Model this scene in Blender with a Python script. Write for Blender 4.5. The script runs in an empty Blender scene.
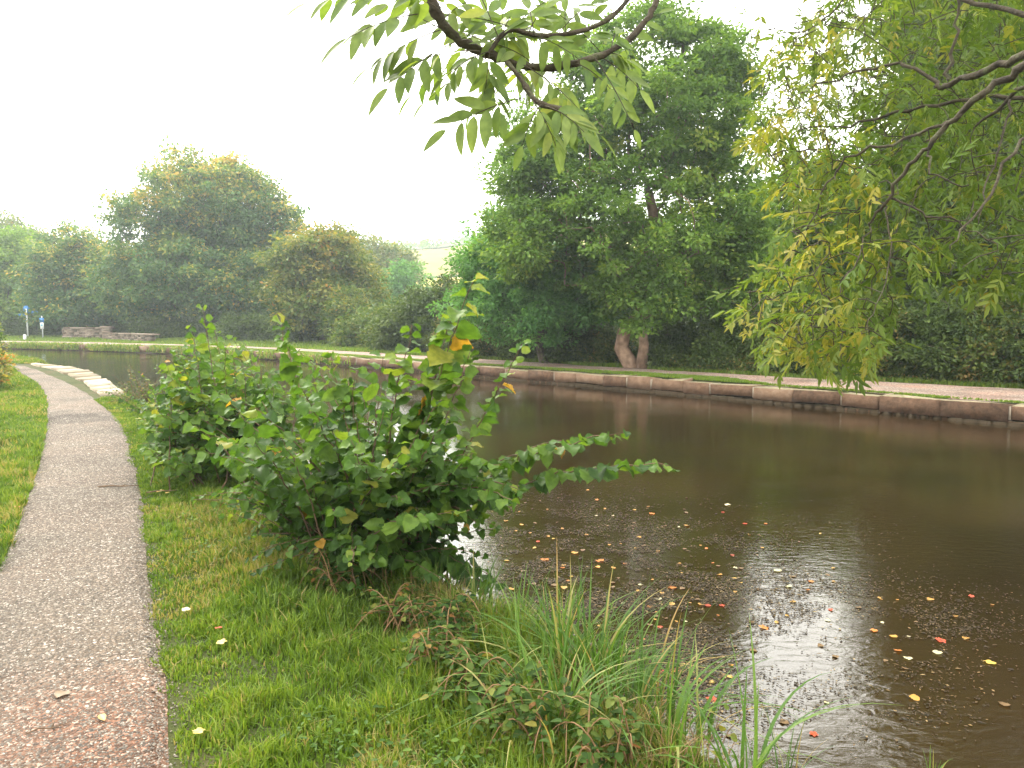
import bpy, math, random
import numpy as np
from math import radians as R, sin, cos, pi

rng = np.random.default_rng(7)
random.seed(7)
sc = bpy.context.scene
COL = sc.collection

# ------------------------------------------------------------------ camera
F = 769.0
HOR = 318.0
PITCH = math.atan((384 - HOR) / F)
CZ = 1.6
cam_d = bpy.data.cameras.new("camera")
cam_d.sensor_width = 36.0
cam_d.lens = 36.0 * F / 1024
cam_d.clip_start = 0.05
cam_d.clip_end = 4000
cam = bpy.data.objects.new("camera", cam_d)
cam.location = (0, 0, CZ)
cam.rotation_euler = (R(90) - PITCH, 0, 0)
COL.objects.link(cam)
sc.camera = cam


def ray(px, py):
    u = (px - 512) / F
    v = (384 - py) / F
    return np.array([u, cos(PITCH) + v * sin(PITCH), -sin(PITCH) + v * cos(PITCH)])


def G(px, py, z=0.0):
    """where the sight line through a pixel meets the height z"""
    r = ray(px, py)
    t = (z - CZ) / r[2]
    return np.array([r[0] * t, r[1] * t, z])


def P(px, py, D):
    """point on the sight line D metres ahead"""
    r = ray(px, py)
    t = D / r[1]
    return np.array([r[0] * t, D, CZ + r[2] * t])


# ------------------------------------------------------------------ mesh helpers
class Buf:
    def __init__(s):
        s.v = []; s.f = []; s.a = []; s.n = 0

    def add(s, v, f, a=None):
        v = np.asarray(v, dtype=np.float32).reshape(-1, 3)
        fl = f if isinstance(f, list) else [f]
        k = 0
        for ff in fl:
            ff = np.asarray(ff, dtype=np.int64)
            s.f.append(ff + s.n)
            m = len(ff)
            if a is None:
                s.a.append(np.full(m, 0.5, np.float32))
            elif np.isscalar(a):
                s.a.append(np.full(m, a, np.float32))
            else:
                s.a.append(np.asarray(a[k], dtype=np.float32))
            k += 1
        s.v.append(v)
        s.n += len(v)

    def build(s, name, mat, parent=None, smooth=False):
        me = bpy.data.meshes.new(name)
        if s.n:
            v = np.concatenate(s.v)
            me.vertices.add(len(v))
            me.vertices.foreach_set("co", v.ravel())
            li = np.concatenate([f.ravel() for f in s.f])
            sz = np.concatenate([np.full(len(f), f.shape[1]) for f in s.f])
            st = np.concatenate([[0], np.cumsum(sz)[:-1]])
            me.loops.add(len(li))
            me.loops.foreach_set("vertex_index", li.astype(np.int32))
            me.polygons.add(len(sz))
            me.polygons.foreach_set("loop_start", st.astype(np.int32))
            me.polygons.foreach_set("loop_total", sz.astype(np.int32))
            if smooth:
                me.polygons.foreach_set("use_smooth", np.ones(len(sz), bool))
            at = me.attributes.new("v", 'FLOAT', 'FACE')
            at.data.foreach_set("value", np.concatenate(s.a))
            me.update(calc_edges=True)
            me.validate()
        for m in (mat if isinstance(mat, list) else [mat]):
            me.materials.append(m)
        o = bpy.data.objects.new(name, me)
        COL.objects.link(o)
        if parent is not None:
            o.parent = parent
        return o


def tag(o, label=None, cat=None, group=None, kind=None):
    if label: o["label"] = label
    if cat: o["category"] = cat
    if group: o["group"] = group
    if kind: o["kind"] = kind
    return o


def empty(name, label, cat, loc=(0, 0, 0), group=None):
    o = bpy.data.objects.new(name, None)
    o.empty_display_size = 0.2
    o.location = loc
    COL.objects.link(o)
    return tag(o, label, cat, group)


def nrm(a):
    return a / np.maximum(np.linalg.norm(a, axis=-1, keepdims=True), 1e-9)


def scatter(buf, tmpl, P_, D, N, S, v, wid=None):
    """instances of a leaf template: x along D, z along N"""
    tv, tf = tmpl
    P_ = np.asarray(P_, float); n = len(P_)
    if n == 0: return
    D = nrm(np.asarray(D, float)); N = np.asarray(N, float)
    Y = nrm(np.cross(N, D)); Z = np.cross(D, Y)
    S = np.broadcast_to(np.asarray(S, float), (n,))
    W = S if wid is None else wid
    V = (P_[:, None, :] + tv[None, :, 0:1] * (D * S[:, None])[:, None, :]
         + tv[None, :, 1:2] * (Y * W[:, None])[:, None, :]
         + tv[None, :, 2:3] * (Z * S[:, None])[:, None, :])
    nv = len(tv)
    fs, av = [], []
    for f in (tf if isinstance(tf, list) else [tf]):
        f = np.asarray(f)
        ff = (f[None] + (np.arange(n) * nv)[:, None, None]).reshape(-1, f.shape[1])
        fs.append(ff); av.append(np.repeat(v, len(f)))
    buf.add(V.reshape(-1, 3), fs, av)


def tube(buf, pts, rad, k=8, v=0.5, cap=True):
    pts = np.asarray(pts, float); n = len(pts)
    rad = np.broadcast_to(np.asarray(rad, float), (n,))
    T = np.gradient(pts, axis=0); T = nrm(T)
    ref = np.array([0.3, 0.2, 1.0]) if abs(T[0][2]) < 0.9 else np.array([1.0, 0.1, 0.0])
    A = nrm(np.cross(T[0], ref)); out = []
    for i in range(n):
        A = A - T[i] * np.dot(A, T[i]); A = A / max(np.linalg.norm(A), 1e-9)
        B = np.cross(T[i], A)
        th = np.arange(k) * 2 * pi / k
        out.append(pts[i] + rad[i] * (np.cos(th)[:, None] * A + np.sin(th)[:, None] * B))
    V = np.concatenate(out)
    i, j = np.meshgrid(np.arange(n - 1), np.arange(k), indexing='ij')
    j2 = (j + 1) % k
    q = np.stack([i * k + j, i * k + j2, (i + 1) * k + j2, (i + 1) * k + j], -1).reshape(-1, 4)
    fs = [q]
    if cap and k == 4:
        fs[0] = np.concatenate([q, [[(n - 1) * k + t for t in range(k)]]])
    elif cap:
        c = len(V); V = np.concatenate([V, pts[-1:], pts[:1]])
        t1 = [[(n - 1) * k + a, (n - 1) * k + (a + 1) % k, c] for a in range(k)]
        t2 = [[(a + 1) % k, a, c + 1] for a in range(k)]
        fs.append(np.array(t1 + t2))
    buf.add(V, fs, v)


def frusta(buf, A, B, ra, rb, k=5, v=0.5):
    A = np.asarray(A, float); B = np.asarray(B, float); n = len(A)
    if n == 0: return
    T = nrm(B - A)
    ref = np.where(np.abs(T[:, 2:3]) < 0.9, np.array([[0, 0, 1.0]]), np.array([[1.0, 0, 0]]))
    X = nrm(np.cross(T, ref)); Y = np.cross(T, X)
    th = np.arange(k) * 2 * pi / k
    ring = np.cos(th)[None, :, None] * X[:, None] + np.sin(th)[None, :, None] * Y[:, None]
    V = np.concatenate([A[:, None] + ring * ra[:, None, None], B[:, None] + ring * rb[:, None, None]], 1)
    j = np.arange(k); f = np.stack([j, (j + 1) % k, k + (j + 1) % k, k + j], -1)
    ff = (f[None] + (np.arange(n) * 2 * k)[:, None, None]).reshape(-1, 4)
    buf.add(V.reshape(-1, 3), ff, v)


def box(buf, c, sz, ax=None, v=0.5, jit=0.0):
    """box of size sz centred on c; ax = 3x3 rows of axes"""
    ax = np.eye(3) if ax is None else np.asarray(ax)
    s = np.array([[x, y, z] for x in (-.5, .5) for y in (-.5, .5) for z in (-.5, .5)]) * np.asarray(sz)
    if jit: s = s + rng.normal(0, jit, s.shape)
    V = np.asarray(c) + s @ ax
    buf.add(V, np.array([[0, 1, 3, 2], [4, 6, 7, 5], [0, 4, 5, 1], [2, 3, 7, 6], [0, 2, 6, 4], [1, 5, 7, 3]]), v)


def chaikin(p, n=2, closed=False):
    p = np.asarray(p, float)
    for _ in range(n):
        q = p[:-1] * .75 + p[1:] * .25; r = p[:-1] * .25 + p[1:] * .75
        m = np.empty((2 * len(q), p.shape[1])); m[0::2] = q; m[1::2] = r
        p = np.concatenate([p[:1], m, p[-1:]])
    return p


def resample(p, step):
    p = np.asarray(p, float)
    d = np.r_[0, np.cumsum(np.linalg.norm(np.diff(p, axis=0), axis=1))]
    s = np.linspace(0, d[-1], max(2, int(round(d[-1] / step)) + 1))
    return np.stack([np.interp(s, d, p[:, i]) for i in range(p.shape[1])], 1)


def sdist(X, poly):
    """signed distance of points to a polyline, + on its right when walking along it"""
    X = np.asarray(X, float); best = np.full(len(X), 1e9); sg = np.zeros(len(X))
    for a, b in zip(poly[:-1], poly[1:]):
        d = b - a; L = d @ d
        t = np.clip(((X - a) @ d) / L, 0, 1)
        q = a + t[:, None] * d
        r = X - q; ds = np.hypot(r[:, 0], r[:, 1])
        cr = -(d[0] * (X[:, 1] - a[1]) - d[1] * (X[:, 0] - a[0]))
        m = ds < best - 1e-9
        best[m] = ds[m]; sg[m] = np.sign(cr[m])
    return best * np.where(sg == 0, 1, sg)


def vnoise(x, y, sc_=1.0, seed=0):
    """cheap smooth value noise, 0..1"""
    x = np.asarray(x, float) / sc_; y = np.asarray(y, float) / sc_
    xi = np.floor(x).astype(np.int64); yi = np.floor(y).astype(np.int64)
    fx = x - xi; fy = y - yi
    fx = fx * fx * (3 - 2 * fx); fy = fy * fy * (3 - 2 * fy)

    def h(a, b):
        n = (a * 374761393 + b * 668265263 + seed * 974711) & 0x7fffffff
        n = ((n ^ (n >> 13)) * 1274126177) & 0x7fffffff
        return ((n ^ (n >> 16)) & 0xffff) / 65535.0
    return (h(xi, yi) * (1 - fx) * (1 - fy) + h(xi + 1, yi) * fx * (1 - fy)
            + h(xi, yi + 1) * (1 - fx) * fy + h(xi + 1, yi + 1) * fx * fy)


# ------------------------------------------------------------------ materials
def newmat(name):
    m = bpy.data.materials.new(name); m.use_nodes = True
    nt = m.node_tree; nt.nodes.clear()
    out = nt.nodes.new("ShaderNodeOutputMaterial")
    return m, nt, out


def N_(nt, t, **kw):
    n = nt.nodes.new(t)
    for k, v in kw.items():
        if k.startswith("i_"):
            n.inputs[k[2:].replace("_", " ")].default_value = v
        else:
            setattr(n, k, v)
    return n


def ramp(nt, stops, interp='LINEAR'):
    r = nt.nodes.new("ShaderNodeValToRGB")
    e = r.color_ramp.elements
    r.color_ramp.interpolation = interp
    while len(e) < len(stops): e.new(0.5)
    for i, (p, c) in enumerate(stops):
        e[i].position = p; e[i].color = (*c, 1)
    return r


def leaf_mat(name, stops, trans=0.35, rough=0.55, spec=0.18, tint=(1.5, 1.5, .6), spots=0.0):
    m, nt, out = newmat(name); L = nt.links
    a = N_(nt, "ShaderNodeAttribute", attribute_name="v")
    cr = ramp(nt, stops); L.new(a.outputs["Fac"], cr.inputs[0])
    colr = cr.outputs[0]
    if spots:
        tc = N_(nt, "ShaderNodeTexCoord"); no = N_(nt, "ShaderNodeTexNoise"); no.inputs["Scale"].default_value = 35
        L.new(tc.outputs["Object"], no.inputs["Vector"])
        mx = N_(nt, "ShaderNodeMix", data_type='RGBA', blend_type='MULTIPLY'); mx.inputs[0].default_value = spots
        r2 = ramp(nt, [(0.35, (0.55, 0.6, 0.5)), (0.65, (1.25, 1.2, 1.1))])
        L.new(no.outputs[0], r2.inputs[0]); L.new(colr, mx.inputs[6]); L.new(r2.outputs[0], mx.inputs[7])
        colr = mx.outputs[2]
    p = N_(nt, "ShaderNodeBsdfPrincipled"); p.inputs["Roughness"].default_value = rough
    p.inputs["Specular IOR Level"].default_value = spec
    L.new(colr, p.inputs["Base Color"])
    t = N_(nt, "ShaderNodeBsdfTranslucent")
    tm = N_(nt, "ShaderNodeMix", data_type='RGBA', blend_type='MULTIPLY'); tm.inputs[0].default_value = 1
    tm.inputs[7].default_value = (*tint, 1)
    L.new(colr, tm.inputs[6]); L.new(tm.outputs[2], t.inputs["Color"])
    ms = N_(nt, "ShaderNodeMixShader"); ms.inputs[0].default_value = trans
    L.new(p.outputs[0], ms.inputs[1]); L.new(t.outputs[0], ms.inputs[2]); L.new(ms.outputs[0], out.inputs[0])
    return m


def rough_mat(name, stops, scale=5, detail=6, rough=0.9, bump=0.3, bscale=None, coord="Object", attr=False, spec=0.3):
    m, nt, out = newmat(name); L = nt.links
    tc = N_(nt, "ShaderNodeTexCoord")
    no = N_(nt, "ShaderNodeTexNoise"); no.inputs["Scale"].default_value = scale; no.inputs["Detail"].default_value = detail
    L.new(tc.outputs[coord], no.inputs["Vector"])
    fac = no.outputs[0]
    if attr:
        a = N_(nt, "ShaderNodeAttribute", attribute_name="v")
        md = N_(nt, "ShaderNodeMath", operation='MULTIPLY_ADD'); md.inputs[1].default_value = 0.6
        s2 = N_(nt, "ShaderNodeMath", operation='MULTIPLY_ADD'); s2.inputs[1].default_value = 0.7; s2.inputs[2].default_value = -0.15
        L.new(no.outputs[0], s2.inputs[0]); L.new(a.outputs["Fac"], md.inputs[0]); L.new(s2.outputs[0], md.inputs[2]); fac = md.outputs[0]
    cr = ramp(nt, stops); L.new(fac, cr.inputs[0])
    p = N_(nt, "ShaderNodeBsdfPrincipled"); p.inputs["Roughness"].default_value = rough
    p.inputs["Specular IOR Level"].default_value = spec
    L.new(cr.outputs[0], p.inputs["Base Color"])
    if bump:
        n2 = N_(nt, "ShaderNodeTexNoise"); n2.inputs["Scale"].default_value = bscale or scale * 4; n2.inputs["Detail"].default_value = 5
        L.new(tc.outputs[coord], n2.inputs["Vector"])
        b = N_(nt, "ShaderNodeBump"); b.inputs["Strength"].default_value = bump; b.inputs["Distance"].default_value = 0.02
        L.new(n2.outputs[0], b.inputs["Height"]); L.new(b.outputs[0], p.inputs["Normal"])
    L.new(p.outputs[0], out.inputs[0])
    return m


bark = rough_mat("bark", [(0.3, (.035, .028, .02)), (0.7, (.11, .09, .065))], 6, 8, .95, .8, 25)
bark_pale = rough_mat("bark_pale", [(0.3, (.10, .06, .04)), (0.7, (.30, .20, .14))], 5, 8, .95, .9, 20)
bark_grey = rough_mat("bark_grey", [(0.3, (.025, .02, .014)), (0.55, (.06, .048, .032)), (.75, (.09, .095, .05))], 14, 8, .9, .7, 60)
twig_mat = rough_mat("twig", [(0.3, (.06, .04, .025)), (0.7, (.16, .10, .06))], 20, 4, .85, .2)
mats = {}
mats['ash'] = leaf_mat("ash_leaves", [(0, (.065, .125, .026)), (.45, (.115, .205, .038)), (.8, (.17, .27, .048)), (1, (.26, .32, .06))], .45)
mats['bright'] = leaf_mat("bright_leaves", [(0, (.06, .15, .045)), (.5, (.11, .25, .065)), (1, (.17, .33, .09))], .42)
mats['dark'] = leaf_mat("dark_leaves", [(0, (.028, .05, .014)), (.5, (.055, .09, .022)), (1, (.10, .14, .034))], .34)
mats['autumn'] = leaf_mat("turning_leaves", [(0, (.05, .095, .02)), (.4, (.10, .145, .03)), (.7, (.20, .20, .045)), (.9, (.32, .26, .05)), (1, (.32, .17, .04))], .36)
mats['big'] = leaf_mat("sycamore_leaves", [(0, (.055, .105, .04)), (.45, (.08, .16, .055)), (.66, (.14, .20, .055)), (.84, (.36, .33, .08)), (1, (.42, .28, .07))], .4)
mats['bank'] = leaf_mat("bramble_leaves", [(0, (.035, .06, .016)), (.45, (.07, .11, .024)), (.75, (.12, .14, .032)), (.92, (.18, .14, .04)), (1, (.22, .15, .05))], .34)
mats['over'] = leaf_mat("overhanging_leaves", [(0, (.05, .09, .018)), (.5, (.09, .145, .026)), (.8, (.14, .185, .034)), (1, (.26, .24, .045))], .42)
mats['near'] = leaf_mat("near_ash_leaflets", [(0, (.08, .14, .04)), (.5, (.13, .19, .055)), (.85, (.18, .24, .07)), (1, (.27, .30, .08))], .5, .5, .25, spots=.5)
mats['bramble'] = leaf_mat("bramble_leaves_near", [(0, (.02, .045, .012)), (.5, (.05, .095, .02)), (.75, (.10, .13, .03)), (.9, (.19, .17, .04)), (1, (.17, .08, .03))], .3, .6, .1, spots=.6)
mats['hazel'] = leaf_mat("hazel_leaves", [(0, (.03, .07, .014)), (.4, (.06, .125, .02)), (.75, (.11, .185, .028)), (.95, (.19, .24, .04)), (1, (.36, .20, .03))], .42, .5, .22, spots=.5)
mats['grass'] = leaf_mat("grass_blades", [(0, (.05, .095, .012)), (.45, (.105, .175, .018)), (.85, (.19, .245, .03)), (1, (.28, .22, .09))], .35, .5, .3)
mats['sedge'] = leaf_mat("sedge_blades", [(0, (.035, .085, .014)), (.5, (.07, .14, .022)), (.8, (.13, .20, .04)), (.93, (.26, .24, .09)), (1, (.30, .19, .07))], .35, .5, .25)
mats['fallen'] = leaf_mat("fallen_leaves", [(0, (.42, .05, .02)), (.25, (.45, .14, .025)), (.5, (.38, .21, .04)), (.75, (.46, .34, .07)), (.9, (.45, .42, .27)), (1, (.14, .085, .035))], .1, .45, .4, spots=.7)
mats['debris'] = leaf_mat("drifting_debris", [(0, (.010, .008, .005)), (.5, (.035, .025, .013)), (.8, (.085, .06, .03)), (.93, (.17, .12, .05)), (1, (.24, .18, .09))], .02, .6, .2)
mats['dry'] = leaf_mat("dry_stems", [(0, (.10, .055, .03)), (.5, (.20, .12, .06)), (1, (.34, .24, .13))], .15, .8, .2)

# ------------------------------------------------------------------ canal geometry
NEAR = chaikin([(16, -16), (8.5, -5.5), (3.0, 0), (1.35, 2.2), (.62, 3.25), (-.02, 4.4), (-.75, 5.6), (-2.2, 7.8), (-4.3, 11.2), (-7.2, 15.2), (-8.6, 16.9), (-10.2, 19.5),
                (-12.9, 23.5), (-14.7, 25.6), (-17, 28.3), (-21, 33), (-27, 38.5), (-40, 45), (-80, 56), (-200, 80)], 2)
FAR = chaikin([(48, -34), (24, -4.2), (14.5, 7.3), (9.16, 13.76), (5.76, 17.75), (1.3, 22.75), (-2.5, 26.6), (-8.1, 32.6), (-13.5, 38.2), (-20.4, 42.9), (-27.6, 47),
               (-40, 52), (-80, 64), (-200, 96)], 2)


def hills(x, y):
    r = np.hypot(x, y); a = np.arctan2(x, y)
    s = np.clip((r - 95) / 250, 0, 1); s = s * s * (3 - 2 * s)
    sh = 31 + 6 * np.sin(a * 5 + 1.0) + 3 * np.sin(a * 13)
    back = np.clip((y + 20) / 120, 0, 1)
    return s * sh * back


def height(x, y):
    X = np.stack([x, y], 1)
    dn = sdist(X, NEAR); df = sdist(X, FAR)
    z = 0.03 * (vnoise(x, y, 1.3, 3) - .5) + 0.015 * (vnoise(x, y, .4, 5) - .5)
    # near bank falls to the water over half a metre
    e = dn + 0.25 * (vnoise(x, y, .9, 9) - .5)
    drop = np.clip((e + .45) / .9, 0, 1); drop = drop * drop * (3 - 2 * drop)
    zc = z * (1 - drop) - 1.0 * drop
    z = np.where(df < 0, zc, z)
    z = np.where((df >= -0.12) & (df < .35), -.3, z)
    z = np.where(df > .3, z - .01 + .35 * np.clip((df - 5) / 12, 0, 1) * vnoise(x, y, 3, 12), z)
    left = sdist(X, PATHL)
    z = z + .25 * np.clip((-left - .9) / 2.5, 0, 1) * (df < 0)
    return z + hills(x, y)


PR_px = [(190, 870), (175, 768), (165, 680), (152, 600), (147, 550), (144, 500), (132, 455), (121, 420), (94, 400), (81, 389), (53, 377), (31, 367.5)]
PL_px = [(-150, 870), (-90, 768), (-48, 680), (-18, 600), (6, 555), (26, 505), (42, 455), (47, 420), (46, 396), (39, 386), (20, 374), (10, 365.5)]
PATHR = np.array([(.1, -6), (-.35, -.5)] + [tuple(G(a, b)[:2]) for a, b in PR_px] + [(-22, 31), (-34, 38), (-60, 46)])
PATHL = np.array([(-1.3, -6), (-1.45, -.5)] + [tuple(G(a, b)[:2]) for a, b in PL_px] + [(-23, 28.5), (-35, 35.5), (-60, 43)])
PATHR = chaikin(PATHR, 2); PATHL = chaikin(PATHL, 2)


def z_at(x, y):
    return float(height(np.array([float(x)]), np.array([float(y)]))[0])


def tensor(a, b, step, lo, hi, g=1.22):
    c = list(np.arange(a, b + 1e-6, step)); s = step
    while c[-1] < hi: s *= g; c.append(c[-1] + s)
    s = step
    while c[0] > lo: s *= g; c.insert(0, c[0] - s)
    return np.array(c)


xs = tensor(-26, 18, .16, -800, 800); ys = tensor(-3, 46, .18, -200, 900)
gx, gy = np.meshgrid(xs, ys)
gz = height(gx.ravel(), gy.ravel())
b = Buf()
nx, ny = len(xs), len(ys)
i, j = np.meshgrid(np.arange(ny - 1), np.arange(nx - 1), indexing='ij')
q = np.stack([i * nx + j, i * nx + j + 1, (i + 1) * nx + j + 1, (i + 1) * nx + j], -1).reshape(-1, 4)
b.add(np.stack([gx.ravel(), gy.ravel(), gz], 1), q)
m, nt, out = newmat("ground_soil"); L = nt.links
tc = N_(nt, "ShaderNodeTexCoord")
n1 = N_(nt, "ShaderNodeTexNoise"); n1.inputs["Scale"].default_value = 1.5; n1.inputs["Detail"].default_value = 8
n2 = N_(nt, "ShaderNodeTexNoise"); n2.inputs["Scale"].default_value = 40; n2.inputs["Detail"].default_value = 4
L.new(tc.outputs["Object"], n1.inputs["Vector"]); L.new(tc.outputs["Object"], n2.inputs["Vector"])
c1 = ramp(nt, [(.3, (.03, .035, .012)), (.5, (.045, .055, .016)), (.7, (.075, .055, .03))])
L.new(n1.outputs[0], c1.inputs[0])
# distant fields: patches of stubble and pasture
mp = N_(nt, "ShaderNodeMapping"); mp.inputs["Scale"].default_value = (.014, .03, 0); mp.inputs["Rotation"].default_value = (0, 0, .35)
L.new(tc.outputs["Object"], mp.inputs[0])
vo = N_(nt, "ShaderNodeTexVoronoi"); vo.inputs["Scale"].default_value = 1.0; vo.inputs["Randomness"].default_value = .7
L.new(mp.outputs[0], vo.inputs["Vector"])
sp = N_(nt, "ShaderNodeSeparateColor"); L.new(vo.outputs["Color"], sp.inputs[0])
c2 = ramp(nt, [(0, (.11, .16, .04)), (.22, (.52, .42, .11)), (.6, (.24, .27, .06)), (.7, (.48, .41, .12)), (1, (.13, .19, .05))], 'CONSTANT')
L.new(sp.outputs[0], c2.inputs[0])
sx = N_(nt, "ShaderNodeSeparateXYZ"); L.new(tc.outputs["Object"], sx.inputs[0])
mr = N_(nt, "ShaderNodeMapRange"); mr.inputs[1].default_value = 110; mr.inputs[2].default_value = 150
L.new(sx.outputs[1], mr.inputs[0])
mx = N_(nt, "ShaderNodeMix", data_type='RGBA'); L.new(mr.outputs[0], mx.inputs[0]); L.new(c1.outputs[0], mx.inputs[6]); L.new(c2.outputs[0], mx.inputs[7])
# bank soil below the grass is dark mud
mr2 = N_(nt, "ShaderNodeMapRange"); mr2.inputs[1].default_value = -.10; mr2.inputs[2].default_value = -.28
L.new(sx.outputs[2], mr2.inputs[0])
mx2 = N_(nt, "ShaderNodeMix", data_type='RGBA'); L.new(mr2.outputs[0], mx2.inputs[0]); L.new(mx.outputs[2], mx2.inputs[6]); mx2.inputs[7].default_value = (.045, .033, .02, 1)
p = N_(nt, "ShaderNodeBsdfPrincipled"); p.inputs["Roughness"].default_value = .95; p.inputs["Specular IOR Level"].default_value = .15
L.new(mx2.outputs[2], p.inputs["Base Color"])
bp = N_(nt, "ShaderNodeBump"); bp.inputs["Strength"].default_value = .6; bp.inputs["Distance"].default_value = .03
L.new(n2.outputs[0], bp.inputs["Height"]); L.new(bp.outputs[0], p.inputs["Normal"]); L.new(p.outputs[0], out.inputs[0])
tag(b.build("ground", m, smooth=True), kind="structure")


# ------------------------------------------------------------------ paths
def gravel_mat(name, base, alt, reddish, wet=None, sc1=85):
    m, nt, out = newmat(name); L = nt.links
    tc = N_(nt, "ShaderNodeTexCoord")
    vo = N_(nt, "ShaderNodeTexVoronoi"); vo.inputs["Scale"].default_value = sc1; L.new(tc.outputs["Object"], vo.inputs["Vector"])
    bw = N_(nt, "ShaderNodeRGBToBW"); L.new(vo.outputs["Color"], bw.inputs[0])
    cr = ramp(nt, [(.1, tuple(x * .45 for x in base)), (.45, base), (.75, alt), (.95, (.42, .40, .37))]); L.new(bw.outputs[0], cr.inputs[0])
    n1 = N_(nt, "ShaderNodeTexNoise"); n1.inputs["Scale"].default_value = 1.1; n1.inputs["Detail"].default_value = 7; L.new(tc.outputs["Object"], n1.inputs["Vector"])
    r1 = ramp(nt, [(.42, (0, 0, 0)), (.68, (1, 1, 1))]); L.new(n1.outputs[0], r1.inputs[0])
    fac = r1.outputs[0]
    sx = N_(nt, "ShaderNodeSeparateXYZ"); L.new(tc.outputs["Object"], sx.inputs[0])
    if wet:
        # the red earth shows through where the gravel has worn off
        vd = N_(nt, "ShaderNodeVectorMath", operation='DISTANCE'); vd.inputs[1].default_value = (-1.85, 2.2, 0); L.new(tc.outputs["Object"], vd.inputs[0])
        mr = N_(nt, "ShaderNodeMapRange"); mr.inputs[1].default_value = 1.3; mr.inputs[2].default_value = .3; mr.inputs[3].default_value = .15; mr.inputs[4].default_value = 1.3
        L.new(vd.outputs["Value"], mr.inputs[0])
        mm = N_(nt, "ShaderNodeMath", operation='MULTIPLY'); mm.use_clamp = True
        r1.color_ramp.elements[0].position = .3; r1.color_ramp.elements[1].position = .6
        L.new(fac, mm.inputs[0]); L.new(mr.outputs[0], mm.inputs[1]); fac = mm.outputs[0]
    mx = N_(nt, "ShaderNodeMix", data_type='RGBA'); L.new(fac, mx.inputs[0]); L.new(cr.outputs[0], mx.inputs[6])
    mxr = N_(nt, "ShaderNodeMix", data_type='RGBA', blend_type='MULTIPLY'); mxr.inputs[0].default_value = 1
    mxr.inputs[7].default_value = (*reddish, 1); L.new(cr.outputs[0], mxr.inputs[6]); L.new(mxr.outputs[2], mx.inputs[7])
    n3 = N_(nt, "ShaderNodeTexNoise"); n3.inputs["Scale"].default_value = .7; n3.inputs["Detail"].default_value = 5; L.new(tc.outputs["Object"], n3.inputs["Vector"])
    r3 = ramp(nt, [(.32, (.62, .60, .57)), (.5, (1, 1, 1)), (.7, (1.15, 1.12, 1.08))]); L.new(n3.outputs[0], r3.inputs[0])
    m3 = N_(nt, "ShaderNodeMix", data_type='RGBA', blend_type='MULTIPLY'); m3.inputs[0].default_value = 1
    L.new(mx.outputs[2], m3.inputs[6]); L.new(r3.outputs[0], m3.inputs[7]); colr = m3.outputs[2]
    p = N_(nt, "ShaderNodeBsdfPrincipled"); p.inputs["Roughness"].default_value = .85; p.inputs["Specular IOR Level"].default_value = .3
    if wet:
        n4 = N_(nt, "ShaderNodeTexNoise"); n4.inputs["Scale"].default_value = 2.2; n4.inputs["Detail"].default_value = 5; L.new(tc.outputs["Object"], n4.inputs["Vector"])
        vd2 = N_(nt, "ShaderNodeVectorMath", operation='DISTANCE'); vd2.inputs[1].default_value = wet; L.new(tc.outputs["Object"], vd2.inputs[0])
        ad = N_(nt, "ShaderNodeMath", operation='MULTIPLY_ADD'); ad.inputs[1].default_value = 2.0; L.new(n4.outputs[0], ad.inputs[0]); L.new(vd2.outputs["Value"], ad.inputs[2])
        mr4 = N_(nt, "ShaderNodeMapRange"); mr4.inputs[1].default_value = 1.95; mr4.inputs[2].default_value = 1.5; L.new(ad.outputs[0], mr4.inputs[0])
        m5 = N_(nt, "ShaderNodeMix", data_type='RGBA', blend_type='MULTIPLY'); L.new(mr4.outputs[0], m5.inputs[0]); L.new(colr, m5.inputs[6]); m5.inputs[7].default_value = (.4, .38, .36, 1)
        colr = m5.outputs[2]
    L.new(colr, p.inputs["Base Color"])
    bp = N_(nt, "ShaderNodeBump"); bp.inputs["Strength"].default_value = .7; bp.inputs["Distance"].default_value = .012
    L.new(vo.outputs["Distance"], bp.inputs["Height"]); bp.invert = True
    L.new(bp.outputs[0], p.inputs["Normal"]); L.new(p.outputs[0], out.inputs[0])
    return m


def ribbon(name, A, B, mat, z0, nc=10, step=.25, jit=.04):
    A = resample(A, step); B = resample(B, step)
    n = min(len(A), len(B))
    A = resample(A, 1e-9) if False else A
    ta = np.linspace(0, 1, n)
    def rs(p):
        t = np.linspace(0, 1, len(p)); return np.stack([np.interp(ta, t, p[:, k]) for k in (0, 1)], 1)
    A, B = rs(A), rs(B)
    A = A + (vnoise(A[:, 0], A[:, 1], .5, 21)[:, None] - .5) * jit * 2
    B = B + (vnoise(B[:, 0], B[:, 1], .5, 22)[:, None] - .5) * jit * 2
    t = np.linspace(0, 1, nc)
    Q = A[:, None] * (1 - t)[None, :, None] + B[:, None] * t[None, :, None]
    x = Q[..., 0].ravel(); y = Q[..., 1].ravel()
    crown = np.tile(np.sin(t * pi) * .02, n)
    edge = np.tile(np.where((t == 0) | (t == 1), -.03, 0), n)
    z = height(x, y) + z0 + crown + edge + .006 * vnoise(x, y, .3, 4)
    bb = Buf()
    i, j = np.meshgrid(np.arange(n - 1), np.arange(nc - 1), indexing='ij')
    q = np.stack([i * nc + j, i * nc + j + 1, (i + 1) * nc + j + 1, (i + 1) * nc + j], -1).reshape(-1, 4)
    bb.add(np.stack([x, y, z], 1), q)
    return tag(bb.build(name, mat, smooth=True), kind="structure")


# match both edges by distance along the path (same number of control points)
wetp = G(72, 421)
gm = gravel_mat("path_gravel", (.084, .068, .050), (.140, .114, .086), (1.5, .82, .62), (wetp[0], wetp[1], 0))


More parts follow.
